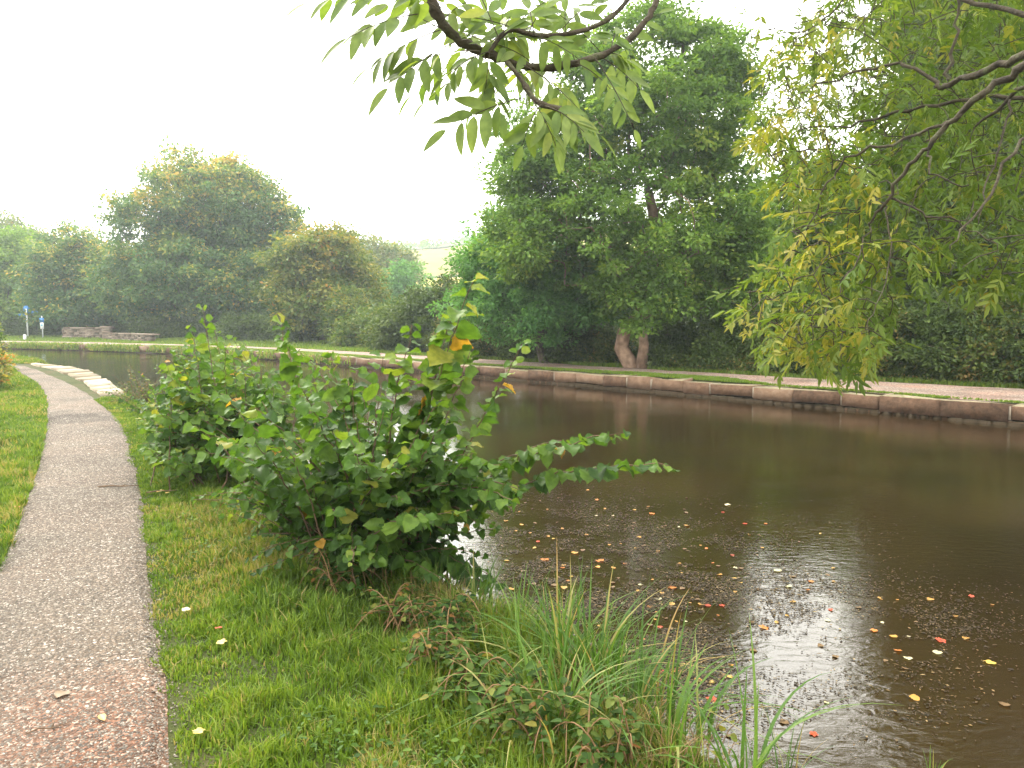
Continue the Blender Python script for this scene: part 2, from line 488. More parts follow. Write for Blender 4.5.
def ribbon_pts(name, A, B, mat, z0, sub=6, **kw):
    """edges paired point by point"""
    def up(p):
        t = np.arange(len(p)); tt = np.linspace(0, len(p) - 1, (len(p) - 1) * sub + 1)
        return np.stack([np.interp(tt, t, p[:, k]) for k in (0, 1)], 1)
    A, B = up(A), up(B)
    n = len(A); nc = kw.get('nc', 14); jit = kw.get('jit', .05)
    A = A + (vnoise(A[:, 0], A[:, 1], .4, 21)[:, None] - .5) * jit
    B = B + (vnoise(B[:, 0], B[:, 1], .9, 22)[:, None] - .5) * jit
    t = np.linspace(0, 1, nc)
    Q = A[:, None] * (1 - t)[None, :, None] + B[:, None] * t[None, :, None]
    x = Q[..., 0].ravel(); y = Q[..., 1].ravel()
    crown = np.tile(np.sin(t * pi) ** .6 * .022, n)
    edge = np.tile(np.where((t == 0) | (t == 1), -.02, 0), n)
    zz = height(x, y) + z0 + crown + edge
    bb = Buf()
    i, j = np.meshgrid(np.arange(n - 1), np.arange(nc - 1), indexing='ij')
    q = np.stack([i * nc + j, i * nc + j + 1, (i + 1) * nc + j + 1, (i + 1) * nc + j], -1).reshape(-1, 4)
    bb.add(np.stack([x, y, zz], 1), q)
    return tag(bb.build(name, mat, smooth=True), kind="structure")


ribbon_pts("gravel_path", PATHL, PATHR, gm, .022)

# far towpath: offsets from the canal wall
FARs = resample(FAR, .4)
tan = nrm(np.gradient(FARs, axis=0)); nor = np.stack([tan[:, 1], -tan[:, 0]], 1)   # away from the water
fx = FARs[:, 0]


def off(tab):
    xs_, ys_ = zip(*tab)
    return np.interp(fx, xs_, ys_)


front = off([(-60, 1.6), (-8, 1.1), (-2.5, .85), (-.5, .8), (1.4, 1.0), (2.8, 1.4), (4.5, 1.5), (5.2, .9), (5.8, .58), (9.2, .56), (20, .56)])
back = off([(-60, 3.2), (-8, 3.2), (-2.5, 3.2), (-.5, 3.2), (1.4, 3.0), (2.8, 2.9), (5.7, 3.3), (6.6, 3.8), (9.2, 4.4), (20, 4.4)])
fm = gravel_mat("towpath_gravel", (.20, .145, .115), (.29, .225, .18), (1.1, .9, .85), None, 40)
ribbon_pts("far_towpath", FARs + nor * front[:, None], FARs + nor * back[:, None], fm, .03, sub=1, jit=.12, nc=8)

# ------------------------------------------------------------------ water
m, nt, out = newmat("canal_water"); L = nt.links
tc = N_(nt, "ShaderNodeTexCoord")
p = N_(nt, "ShaderNodeBsdfPrincipled")
n1 = N_(nt, "ShaderNodeTexNoise"); n1.inputs["Scale"].default_value = .6; n1.inputs["Detail"].default_value = 4
L.new(tc.outputs["Object"], n1.inputs["Vector"])
cr = ramp(nt, [(.35, (.016, .0095, .0028)), (.7, (.028, .017, .0055))]); L.new(n1.outputs[0], cr.inputs[0])
L.new(cr.outputs[0], p.inputs["Base Color"])
p.inputs["Roughness"].default_value = .012; p.inputs["IOR"].default_value = 1.6; p.inputs["Specular IOR Level"].default_value = .75
na = N_(nt, "ShaderNodeTexNoise"); na.inputs["Scale"].default_value = 9; na.inputs["Detail"].default_value = 5; na.inputs["Distortion"].default_value = .5
nb = N_(nt, "ShaderNodeTexNoise"); nb.inputs["Scale"].default_value = 45; nb.inputs["Detail"].default_value = 3
mpw = N_(nt, "ShaderNodeMapping"); mpw.inputs["Scale"].default_value = (1, 1.9, 1); mpw.inputs["Rotation"].default_value = (0, 0, R(10))
L.new(tc.outputs["Object"], mpw.inputs[0]); L.new(mpw.outputs[0], na.inputs["Vector"]); L.new(mpw.outputs[0], nb.inputs["Vector"])
b1 = N_(nt, "ShaderNodeBump"); b1.inputs["Strength"].default_value = .085; b1.inputs["Distance"].default_value = .02
b2 = N_(nt, "ShaderNodeBump"); b2.inputs["Strength"].default_value = .07; b2.inputs["Distance"].default_value = .006
nw = N_(nt, "ShaderNodeTexNoise"); nw.inputs["Scale"].default_value = .22; nw.inputs["Detail"].default_value = 3; L.new(mpw.outputs[0], nw.inputs["Vector"])
mw = N_(nt, "ShaderNodeMapRange"); mw.inputs[1].default_value = .42; mw.inputs[2].default_value = .66; mw.inputs[3].default_value = .06; mw.inputs[4].default_value = .26   # breeze-ruffled patches
L.new(nw.outputs[0], mw.inputs[0]); L.new(mw.outputs[0], b1.inputs["Strength"])
L.new(na.outputs[0], b1.inputs["Height"]); L.new(nb.outputs[0], b2.inputs["Height"]); L.new(b1.outputs[0], b2.inputs["Normal"]); L.new(b2.outputs[0], p.inputs["Normal"])
L.new(p.outputs[0], out.inputs[0])
WZ = -.35
A = resample(NEAR, 1.0); A_t = nrm(np.gradient(A, axis=0)); A = A - np.stack([A_t[:, 1], -A_t[:, 0]], 1) * .6
B = resample(FAR, 1.0); B_t = nrm(np.gradient(B, axis=0)); B = B + np.stack([B_t[:, 1], -B_t[:, 0]], 1) * .2
tt = np.linspace(0, 1, 200)
A = np.stack([np.interp(tt, np.linspace(0, 1, len(A)), A[:, k]) for k in (0, 1)], 1)
B = np.stack([np.interp(tt, np.linspace(0, 1, len(B)), B[:, k]) for k in (0, 1)], 1)
bw_ = Buf(); V = np.concatenate([np.c_[A, np.full(200, WZ)], np.c_[B, np.full(200, WZ)]])
k_ = np.arange(199)
bw_.add(V, np.stack([k_, k_ + 200, k_ + 201, k_ + 1], 1))
tag(bw_.build("canal_water", m, smooth=True), kind="structure")

# ------------------------------------------------------------------ canal wall of stone blocks
m, nt, out = newmat("wall_stone"); L = nt.links
tc = N_(nt, "ShaderNodeTexCoord"); at = N_(nt, "ShaderNodeAttribute", attribute_name="v")
no = N_(nt, "ShaderNodeTexNoise"); no.inputs["Scale"].default_value = 7; no.inputs["Detail"].default_value = 8; no.inputs["Roughness"].default_value = .7
L.new(tc.outputs["Object"], no.inputs["Vector"])
md = N_(nt, "ShaderNodeMath", operation='MULTIPLY_ADD'); md.inputs[1].default_value = .5; L.new(at.outputs["Fac"], md.inputs[0])
s2 = N_(nt, "ShaderNodeMath", operation='MULTIPLY_ADD'); s2.inputs[1].default_value = .9; s2.inputs[2].default_value = -.2; L.new(no.outputs[0], s2.inputs[0]); L.new(s2.outputs[0], md.inputs[2])
cr = ramp(nt, [(.12, (.045, .027, .017)), (.4, (.12, .07, .044)), (.7, (.19, .12, .078)), (.95, (.26, .19, .135))]); L.new(md.outputs[0], cr.inputs[0])
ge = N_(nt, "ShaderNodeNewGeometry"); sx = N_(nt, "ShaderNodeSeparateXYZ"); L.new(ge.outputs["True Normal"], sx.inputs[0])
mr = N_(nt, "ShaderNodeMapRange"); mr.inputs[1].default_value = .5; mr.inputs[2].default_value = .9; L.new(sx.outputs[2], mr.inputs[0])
ct = ramp(nt, [(.38, (.10, .13, .04)), (.5, (.24, .19, .13)), (.7, (.34, .28, .20))]); L.new(no.outputs[0], ct.inputs[0])  # daylight on the stone tops painted in as paler colour, with mossy patches
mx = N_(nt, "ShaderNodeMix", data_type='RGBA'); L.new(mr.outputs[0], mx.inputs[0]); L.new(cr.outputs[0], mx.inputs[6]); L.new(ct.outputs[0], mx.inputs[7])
p = N_(nt, "ShaderNodeBsdfPrincipled"); p.inputs["Roughness"].default_value = .9; p.inputs["Specular IOR Level"].default_value = .2
L.new(mx.outputs[2], p.inputs["Base Color"])
bp = N_(nt, "ShaderNodeBump"); bp.inputs["Strength"].default_value = .8; bp.inputs["Distance"].default_value = .03; L.new(no.outputs[0], bp.inputs["Height"]); L.new(bp.outputs[0], p.inputs["Normal"])
L.new(p.outputs[0], out.inputs[0])
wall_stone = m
mortar = rough_mat("mortar", [(.3, (.20, .16, .12)), (.7, (.34, .29, .23))], 12)
slab_mat = rough_mat("pale_slab", [(.3, (.12, .10, .06)), (.5, (.25, .205, .145)), (.75, (.34, .29, .22))], 4, 8, .9, .5, 30, attr=True)
rubble = rough_mat("rubble_stone", [(.2, (.07, .055, .04)), (.5, (.16, .12, .09)), (.8, (.26, .21, .165))], 3, 8, .95, .5, 15, attr=True)

wall = empty("canal_wall", "long low wall of reddish brown stone blocks along the far side of the water", "canal wall", (9.16, 13.9, 0))
inv = -np.array([9.16, 13.9, 0])
bb = Buf(); bm_ = Buf(); bl = Buf()
s_len = np.r_[0, np.cumsum(np.linalg.norm(np.diff(FARs, axis=0), axis=1))]
s = 12.0
while s < s_len[-1] - 140:
    w = rng.uniform(.75, 1.25)
    def at_s(t):
        return np.array([np.interp(t, s_len, FARs[:, 0]), np.interp(t, s_len, FARs[:, 1])])
    a, c = at_s(s), at_s(s + w)
    t2 = (c - a) / np.linalg.norm(c - a); n2 = np.array([t2[1], -t2[0]])
    ax = np.array([[t2[0], t2[1], 0], [n2[0], n2[1], 0], [0, 0, 1]])
    mid = (a + c) / 2
    hh = rng.uniform(.26, .30); proud = rng.normal(0, .012)
    dz = rng.normal(0, .008)
    # a rough face: two boxes, the lower one a little recessed, both weathered
    box(bb, np.r_[mid + n2 * (.24 + proud), .01 - hh / 2 + dz] + inv, (w - .035, .5, hh), ax, rng.uniform(0, 1), .016)
    box(bl, np.r_[mid + n2 * (.30), -.62] + inv, (w + .0, .5, .66), ax, rng.uniform(0, .3), .01)
    if rng.random() < .6:
        box(bm_, np.r_[c + n2 * (.235), -.13] + inv, (.034, .46, .25), ax, .5)
    s += w
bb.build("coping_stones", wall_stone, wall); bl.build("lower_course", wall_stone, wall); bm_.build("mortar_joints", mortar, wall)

# pale slabs edging the near bank
sl = empty("slab_edging", "flat pale stone slabs edging the near bank beside the path", "stone edging", (*G(85, 378)[:2], 0))
so = -np.r_[G(85, 378)[:2], 0]
outer = resample(np.array([G(a, c)[:2] for a, c in [(122, 393), (109, 382.5), (89, 371.6), (66, 367.2), (44, 365.3), (36, 364)]]), .05)
inner = resample(np.array([G(a, c)[:2] for a, c in [(101, 396.5), (84, 382.5), (62, 373.2), (49, 369.3), (38, 366.5), (31, 364.5)]]), .05)
K = 13
for k in range(K):
    f0, f1 = (k + .03) / K, (k + .97) / K
    pts = [outer[int(f0 * (len(outer) - 1))], outer[int(f1 * (len(outer) - 1))], inner[int(f1 * (len(inner) - 1))], inner[int(f0 * (len(inner) - 1))]]
    pts = [p_ + rng.normal(0, .03, 2) for p_ in pts]
    zt = .045 + rng.normal(0, .01)
    V = [np.r_[p_, zt] + so for p_ in pts] + [np.r_[p_, -.45] + so for p_ in pts]
    bq = Buf(); bq.add(V, np.array([[0, 1, 2, 3], [0, 4, 5, 1], [1, 5, 6, 2], [2, 6, 7, 3], [3, 7, 4, 0]]), rng.uniform(0.1, 1))
    bq.build("slab", slab_mat, sl)

# low rubble walls on the far bank at the left
def rubble_wall(label, a, c, h, cap):
    a = np.array(a); c = np.array(c); Lw = np.linalg.norm(c - a); t2 = (c - a) / Lw; n2 = np.array([-t2[1], t2[0]])
    ax = np.array([[t2[0], t2[1], 0], [n2[0], n2[1], 0], [0, 0, 1]])
    z0 = z_at(*((a + c) / 2)); o = empty("rubble_wall", label, "stone wall", (a[0], a[1], z0))
    i0 = -np.array([a[0], a[1], z0]); bu = Buf(); ch = .14
    rows = int(h / ch)
    for r_ in range(rows):
        s = -rng.uniform(0, .2)
        while s < Lw:
            w = rng.uniform(.2, .5)
            box(bu, np.r_[a + t2 * (s + w / 2), z0 + (r_ + .5) * ch] + i0, (w - .015, .4 + rng.normal(0, .02), ch - .012), ax, rng.uniform(0, 1), .008)
            s += w
    bu.build("stonework", rubble, o)
    if cap:
        bc = Buf(); s = 0
        while s < Lw:
            w = rng.uniform(.5, .9); box(bc, np.r_[a + t2 * (s + w / 2), z0 + rows * ch + .05] + i0, (w - .02, .5, .1), ax, rng.uniform(.3, 1), .008); s += w
        bc.build("coping", rubble, o)
    return o
rubble_wall("taller rough brown stone wall under the trees beside the blue signs", P(66, 337, 60)[:2], P(106, 337, 59)[:2], .72, True)
rubble_wall("lower rough stone wall at the far bank right of the taller one", P(111, 338, 56)[:2], P(152, 338.5, 52)[:2], .45, True)
bu = Buf(); c0 = P(107.5, 337, 58)
gp = empty("stone_gate_pillar", "short square stone pillar between the two low rubble walls", "pillar", (c0[0], c0[1], z_at(c0[0], c0[1])))
for k in range(4): box(bu, (0, 0, .11 + k * .21), (.55, .5, .2), None, rng.uniform(0, 1), .008)
box(bu, (0, 0, .91), (.7, .62, .12), None, .9, .004)
bu.build("shaft", rubble, gp)

# ------------------------------------------------------------------ signs
def flat(name, colr, rough=.5):
    m, nt, out = newmat(name); p = N_(nt, "ShaderNodeBsdfPrincipled")
    no = N_(nt, "ShaderNodeTexNoise"); no.inputs["Scale"].default_value = 9
    r_ = ramp(nt, [(.3, tuple(c * .82 for c in colr)), (.7, colr)]); nt.links.new(no.outputs[0], r_.inputs[0]); nt.links.new(r_.outputs[0], p.inputs["Base Color"])
    p.inputs["Roughness"].default_value = rough; nt.links.new(p.outputs[0], out.inputs[0]); return m
blue = flat("sign_blue", (.02, .16, .42)); white = flat("white_paint", (.78, .79, .78)); steel = flat("grey_post", (.62, .64, .64))
pale_blue = flat("sign_pale_blue", (.25, .50, .66))
c0 = P(28, 338, 61); z0 = z_at(c0[0], c0[1])
sg = empty("finger_post", "tall pale post with blue direction boards on top at the far bank", "signpost", (c0[0], c0[1], z0))
q = Buf(); tube(q, [(0, 0, 0), (0, 0, 2.25)], .055, 10); q.build("post", steel, sg)
for (yaw, zz, ln) in ((R(4), 1.98, .75), (R(176), 1.76, .65)):
    q = Buf(); d = np.array([cos(yaw), sin(yaw), 0]); n3 = np.array([-sin(yaw), cos(yaw), 0])
    prof = np.array([(.05, -.09), (ln, -.09), (ln + .12, 0), (ln, .09), (.05, .09)])
    V = [d * a_ + np.array([0, 0, zz + c_]) + n3 * .015 for a_, c_ in prof] + [d * a_ + np.array([0, 0, zz + c_]) - n3 * .015 for a_, c_ in prof]
    q.add(V, [np.array([[0, 1, 2, 3, 4], [9, 8, 7, 6, 5]]), np.array([[k, k + 5, (k + 1) % 5 + 5, (k + 1) % 5] for k in range(5)])])
    q.build("direction_board", blue, sg)
q = Buf(); tube(q, [(0, -.03, 2.22), (0, .03, 2.22)], .26, 20); q.build("round_sign", blue, sg)
c0 = P(42.5, 336, 60); z0 = z_at(c0[0], c0[1])
sg = empty("information_sign", "narrow upright blue and white board on a slim post", "sign", (c0[0], c0[1], z0))
q = Buf(); tube(q, [(0, .05, 0), (0, .05, 1.75)], .045, 8); q.build("post", steel, sg)
q = Buf(); box(q, (0, 0, 1.42), (.34, .04, .34)); q.build("blue_panel", blue, sg)
q = Buf(); box(q, (0, 0, .98), (.26, .04, .48)); q.build("white_panel", white, sg)
q = Buf(); box(q, (0, -.022, 1.05), (.18, .004, .2)); q.build("picture_panel", pale_blue, sg)
c0 = P(25, 340, 55)
sg = empty("marker_post", "knee high white marker post at the foot of the finger post", "post", (c0[0], c0[1], z_at(c0[0], c0[1])))
q = Buf(); box(q, (0, 0, .2), (.15, .15, .4)); box(q, (0, 0, .425), (.11, .11, .05)); q.build("shaft", white, sg)

# ------------------------------------------------------------------ leaf templates
RHOMB = (np.array([(0, 0, 0), (.45, .3, .06), (1, 0, 0), (.45, -.3, .06)]), np.array([[0, 3, 2, 1]]))
OVAL = (np.array([(0, 0, 0), (.3, .27, .07), (.68, .24, .06), (1, 0, -.06), (.68, -.24, .06), (.3, -.27, .07)]), np.array([[0, 3, 2, 1], [0, 5, 4, 3]]))
LANCE = (np.array([(0, 0, 0), (.3, .18, .05), (.68, .155, .02), (1, 0, -.12), (.68, -.155, .02), (.3, -.18, .05)]), np.array([[0, 3, 2, 1], [0, 5, 4, 3]]))


def leaf_mesh(prof, curl=.12, fold=.10, serr=0.0, rows=10):
    """smooth leaf with a folded midrib; prof(t)=half width"""
    t = np.linspace(0, 1, rows + 1)
    V = []; Fq = []; 
    for i_, a in enumerate(t):
        w = prof(a) * (1 + (serr if i_ % 2 else -serr))
        z = -curl * a * a
        V += [(a, -w, z + fold * w * 2), (a, -w * .5, z + fold * w * .7), (a, 0, z), (a, w * .5, z + fold * w * .7), (a, w, z + fold * w * 2)]
    for i_ in range(rows):
        for k in range(4):
            a = i_ * 5 + k; Fq.append((a, a + 5, a + 6, a + 1))
    return (np.array(V), np.array(Fq))
HZP = ([0, .07, .2, .35, .5, .65, .78, .87, .94, 1], [.10, .33, .46, .50, .475, .41, .31, .20, .09, .003])


def hazel_t(curl, fold, wid, sd_):
    tv, tf = leaf_mesh(lambda a: float(np.interp(a, *HZP)) * wid, curl, fold, .05, 14)
    r2 = np.random.default_rng(sd_)
    row = np.arange(len(tv)) // 5; side_ = np.abs(np.arange(len(tv)) % 5 - 2)
    tv[:, 2] += (row % 2) * .016 * side_ + .03 * np.sin(row * .7 + sd_) * side_ * np.sign(np.arange(len(tv)) % 5 - 2)
    tv[:, 1] *= 1 + .06 * r2.normal(size=len(tv)) * (side_ == 2)
    return tv, tf
HAZEL = hazel_t(.16, .12, 1.0, 1)
HAZELS = [HAZEL, hazel_t(.34, .2, .95, 2), hazel_t(.05, .05, 1.05, 3), hazel_t(.5, .3, .85, 4)]
ASHLET = leaf_mesh(lambda a: .168 * math.sin(pi * a ** .8) ** .8 + .001, .18, .12, .02, 9)
BRAM = leaf_mesh(lambda a: .36 * math.sin(pi * a ** .75) ** .75, .12, .16, .05, 6)


def pinnate(n, leaflet, ll, spread=62, droop=.25):
    """compound leaf, unit rachis along x"""
    V = []; Fs = []; c = 0
    tv, tf = leaflet
    pos = [(1.0, 0, 1.0)]
    for k in range(n):
        t = .28 + .66 * k / max(1, n - 1) if n > 1 else .6
        for sgn in (-1, 1): pos.append((t, sgn * R(spread - 14 * k / n), .78 + .25 * sin(pi * (k + .6) / n)))
    for t, a, sc_ in pos:
        ca, sa = cos(a), sin(a)
        z = -droop * t * t
        v = tv * ll * sc_
        x = t + v[:, 0] * ca - v[:, 1] * sa; y = v[:, 0] * sa + v[:, 1] * ca
        V.append(np.c_[x, y, v[:, 2] + z - .25 * np.abs(v[:, 0]) * (abs(a) > 0) - droop * .6 * v[:, 0] * (a == 0)])
        Fs.append(tf + c); c += len(tv)
    # rachis
    ts = np.linspace(0, 1, 5); V.append(np.array([(a, s_, -droop * a * a - .004) for a in ts for s_ in (-.008, .008)]))
    Fs.append(np.array([(c + 2 * k, c + 2 * k + 2, c + 2 * k + 3, c + 2 * k + 1) for k in range(4)]))
    return (np.concatenate(V), np.concatenate(Fs))
def rough_pinnate(n, seed):
    r2 = np.random.default_rng(seed); V = []; Fs = []; c = 0; tv, tf = LANCE; droop = r2.uniform(.15, .55); bend = r2.normal(0, .22)
    pos = [(1.0, r2.normal(0, .3), 1.0)]
    for k in range(n):
        t = .25 + .68 * k / max(1, n - 1)
        for sgn in (-1, 1):
            if r2.random() < .1: continue
            pos.append((t + r2.normal(0, .02), sgn * R(54 - 12 * k / n + r2.normal(0, 14)), r2.uniform(.65, 1.15)))
    for t, a, sc_ in pos:
        v = tv * .44 * sc_; v[:, 1] *= r2.uniform(.7, 1.1); ca, sa = cos(a), sin(a)
        V.append(np.c_[t + v[:, 0] * ca - v[:, 1] * sa, bend * t * t + v[:, 0] * sa + v[:, 1] * ca, v[:, 2] - droop * t * t - r2.uniform(.1, .7) * v[:, 0]]); Fs.append(tf + c); c += len(tv)
    ts = np.linspace(0, 1, 5); V.append(np.array([(a, bend * a * a + s_, -droop * a * a - .004) for a in ts for s_ in (-.008, .008)]))
    Fs.append(np.array([(c + 2 * k, c + 2 * k + 2, c + 2 * k + 3, c + 2 * k + 1) for k in range(4)]))
    return (np.concatenate(V), np.concatenate(Fs))
PINS = [rough_pinnate(n_, 30 + k_) for k_, n_ in enumerate([3, 4, 4, 5, 3, 4, 2])]
PIN_NEAR = pinnate(4, ASHLET, .43, 55, .22)


# ------------------------------------------------------------------ tree generator
def grow(trunk_nodes, targets, sub=3, jit=.12):
    """join every target to the nearest part of the growing skeleton; nodes, parents"""
    nodes = [np.array(p_, float) for p_ in trunk_nodes]; par = [-1] + list(range(len(nodes) - 1))
    cap = len(nodes) + len(targets) * sub
    arr = np.zeros((cap, 3)); arr[:len(nodes)] = nodes; n = len(nodes); depth = np.zeros(cap)
    for k in range(1, n): depth[k] = depth[k - 1] + np.linalg.norm(arr[k] - arr[k - 1])
    start = max(1, int(n * .45))
    order = np.argsort(np.linalg.norm(targets - arr[start], axis=1))
    leafn = np.zeros(len(targets), int)
    for ti in order:
        t = targets[ti]
        d = np.linalg.norm(arr[:n] - t, axis=1) + depth[:n] * .10
        # prefer joints lower than the target so twigs rise
        d += np.clip(arr[:n, 2] - t[2] + .1, 0, None) * .5
        d[:start] += 3
        b_ = int(np.argmin(d)); p0 = arr[b_].copy(); pi_ = b_
        for s_ in range(1, sub + 1):
            f = s_ / sub
            q_ = p0 + (t - p0) * f
            ln = np.linalg.norm(t - p0)
            if s_ < sub: q_ = q_ + rng.normal(0, jit * ln * .5, 3) + np.array([0, 0, .08 * ln * sin(pi * f)])
            arr[n] = q_; par.append(pi_); depth[n] = depth[pi_] + ln / sub; pi_ = n; n += 1
        leafn[ti] = pi_
    return arr[:n], np.array(par), leafn


def wood(buf, arr, par, n_trunk, r_tip, r_trunk, k=5, rmin=0.0, expo=.48):
    n = len(arr); cnt = np.zeros(n)
    child = np.zeros(n, bool); child[par[1:]] = True
    cnt[~child] = 1
    for i_ in range(n - 1, 0, -1): cnt[par[i_]] += cnt[i_]
    rad = r_tip * cnt ** expo; rad = np.minimum(rad * min(1.0, r_trunk * .75 / rad[max(0, n_trunk - 1)]) if rad[max(0, n_trunk - 1)] > r_trunk * .75 else rad, r_trunk)
    idx = np.arange(n_trunk, n); idx = idx[rad[idx] >= rmin]
    A = arr[par[idx]]; B = arr[idx]; ra = np.minimum(rad[par[idx]], rad[idx] * 1.35); rb = rad[idx]
    frusta(buf, A, B + (B - A) * .04, ra, rb, k)
    return rad


def crown_targets(ells, n, shell=.55):
    ells = np.array(ells, float); vol = ells[:, 3] * ells[:, 4] * ells[:, 5]
    w = vol ** .8; ch = rng.choice(len(ells), n, p=w / w.sum())
    d = nrm(rng.normal(size=(n, 3))); r_ = rng.uniform(0, 1, n) ** shell
    d = d * r_[:, None]
    pts = ells[ch, :3] + d * ells[ch, 3:]
    return pts, r_


def tree(name, label, cat, base, trunk_top, trunk_r, ells, n_cl, per, leaf, mat, cl_r=.55, tmpl=None, flatn=.55, bmat=None,
         group=None, vshift=0.0, vs=.22, lean=None, k_tr=10, shell=.5, rmin=.012, stems=1, gold=0.0):
    """base (x,y); trunk_top (x,y,z); ells in world coords"""
    z0 = z_at(base[0], base[1]); base = np.array([base[0], base[1], z0 - .05])
    o = empty(name, label, cat, base, group)
    ells = np.array(ells, float)
    pts, rr = crown_targets(ells, n_cl, shell)
    zmin = z0 + .12
    pts[:, 2] = np.maximum(pts[:, 2], zmin + rng.uniform(0, .3, len(pts)))
    wb = Buf(); tip = np.array(trunk_top, float)
    nt_ = 7
    tr = np.array([base + (tip - base) * f + np.r_[rng.normal(0, .04 * np.linalg.norm(tip - base) * (0 < f < 1), 2), 0] for f in np.linspace(0, 1, nt_)])
    arr, par, ln = grow(tr, pts)
    rad = wood(wb, arr - base, par, nt_, leaf * .045 + .004, trunk_r, 5, rmin)
    tr_s = chaikin(tr, 1) - base
    rr_ = trunk_r * (1 - .45 * np.linspace(0, 1, len(tr_s))); rr_[0] *= 1.22; rr_[1] *= 1.05
    tube(wb, tr_s, rr_, k_tr)
    wb.build("trunk", bmat or bark, o, smooth=True)
    # leaves in flattened clumps around every twig end
    cb = Buf()
    ctr = np.repeat(pts, per, axis=0) - base
    n = len(ctr)
    dirn = nrm(rng.normal(size=(n, 3))); rad_ = rng.uniform(0, 1, n) ** .5
    clr = np.repeat(rng.uniform(.6, 1.35, len(pts)), per) * cl_r
    offv = dirn * (rad_ * clr)[:, None]; offv[:, 2] *= flatn
    pos = ctr + offv
    pos[:, 2] = np.maximum(pos[:, 2], .03)
    D = nrm(offv + rng.normal(0, .35, (n, 3)) * cl_r + np.array([0, 0, -.12]) * cl_r)
    Nn = nrm(rng.normal(0, .55, (n, 3)) + np.array([0, 0, 1.0]) + dirn * .35)
    cv = np.repeat(rng.normal(0, vs, len(pts)), per)
    rh = (ctr[:, 2] - ctr[:, 2].min()) / (np.ptp(ctr[:, 2]) + 1e-6)
    cv = cv + gold * np.clip((rh - .45) / .5, 0, 1) * (.4 + np.repeat(rng.uniform(0, 1, len(pts)), per))  # crown tops yellower: turned leaves, with the golden glow painted into them
    v = np.clip(.42 + vshift + cv + rng.normal(0, .16, n), 0, 1)
    scatter(cb, tmpl or RHOMB, pos, D, Nn, leaf * rng.uniform(.6, 1.3, n), v)
    cb.build("crown", mat, o)
    return o


def px_ell(px, py, D, wpx, hpx, depth):
    c = P(px, py, D); return (*c, wpx / F * D, depth, hpx / F * D)


# --- the tall ash across the water
D0 = 24.2
tree("ash_tree", "tallest green tree on the far bank with a pale forked trunk beside the path", "tree", P(634, 366, D0)[:2], P(648, 190, D0 + .3), .25,
     [px_ell(655, 110, D0, 95, 90, 3.0), px_ell(560, 165, D0, 72, 75, 2.6), px_ell(715, 150, D0 + .5, 44, 100, 2.6), px_ell(640, 235, D0, 135, 75, 3.6),
      px_ell(600, 70, D0, 42, 45, 1.5), px_ell(705, 60, D0, 52, 40, 1.6), px_ell(522, 235, D0 - .3, 38, 48, 2.2), px_ell(735, 265, D0, 60, 60, 2.5), px_ell(650, 290, D0 - 1.2, 62, 42, 1.5),
      px_ell(522, 155, D0, 30, 52, 1.6), px_ell(660, 25, D0, 48, 22, 1.2)],
     1100, 125, .135, mats['ash'], .5, OVAL, bmat=bark_pale, shell=.45, vs=.2)
# second pale stem of the same clump
tb = Buf(); q0 = P(643, 368, D0 - .1)
tube(tb, np.array([P(641, 368, D0 - .2), P(644, 345, D0 - .25), P(642, 325, D0 - .1), P(650, 290, D0)]) - P(641, 368, D0 - .2) , [.19, .15, .13, .1], 10)
st = tb.build("forked_stem", bark_pale, [o for o in bpy.data.objects if o.name == "ash_tree"][0], smooth=True)
st.location = P(641, 368, D0 - .2) - np.array(st.parent.location)

# --- brighter lower tree in front of its left side
tree("field_maple", "bright green low rounded tree left of the tall ash", "tree", P(545, 362, 27)[:2], P(540, 290, 27), .16,
     [px_ell(525, 270, 27, 56, 46, 2.4), px_ell(575, 285, 26, 62, 45, 2.2), px_ell(482, 268, 27.5, 34, 36, 1.8), px_ell(510, 240, 27.5, 40, 34, 1.8), px_ell(540, 310, 26.5, 75, 35, 2.2), px_ell(468, 300, 28, 30, 30, 1.5)],
     420, 150, .13, mats['bright'], .5, OVAL, vs=.16, shell=.45)

# --- trees behind on the right, seen through the overhanging branches
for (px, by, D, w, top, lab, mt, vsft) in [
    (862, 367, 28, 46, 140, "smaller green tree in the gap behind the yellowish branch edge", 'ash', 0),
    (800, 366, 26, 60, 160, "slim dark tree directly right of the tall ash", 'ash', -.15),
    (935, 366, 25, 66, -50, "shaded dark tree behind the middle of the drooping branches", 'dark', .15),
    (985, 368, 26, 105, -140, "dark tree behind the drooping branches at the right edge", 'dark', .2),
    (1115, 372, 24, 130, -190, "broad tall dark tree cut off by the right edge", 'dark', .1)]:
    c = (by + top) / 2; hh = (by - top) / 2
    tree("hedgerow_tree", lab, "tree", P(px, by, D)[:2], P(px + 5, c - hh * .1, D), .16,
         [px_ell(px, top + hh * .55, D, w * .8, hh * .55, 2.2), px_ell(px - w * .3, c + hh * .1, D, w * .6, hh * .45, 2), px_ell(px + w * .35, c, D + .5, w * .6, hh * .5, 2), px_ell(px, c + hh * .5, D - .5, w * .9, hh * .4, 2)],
         330 if top > 0 else 640, 105, .15, mats[mt], .6, OVAL, group="trees in the hedgerow across the water", vshift=vsft, shell=.5)

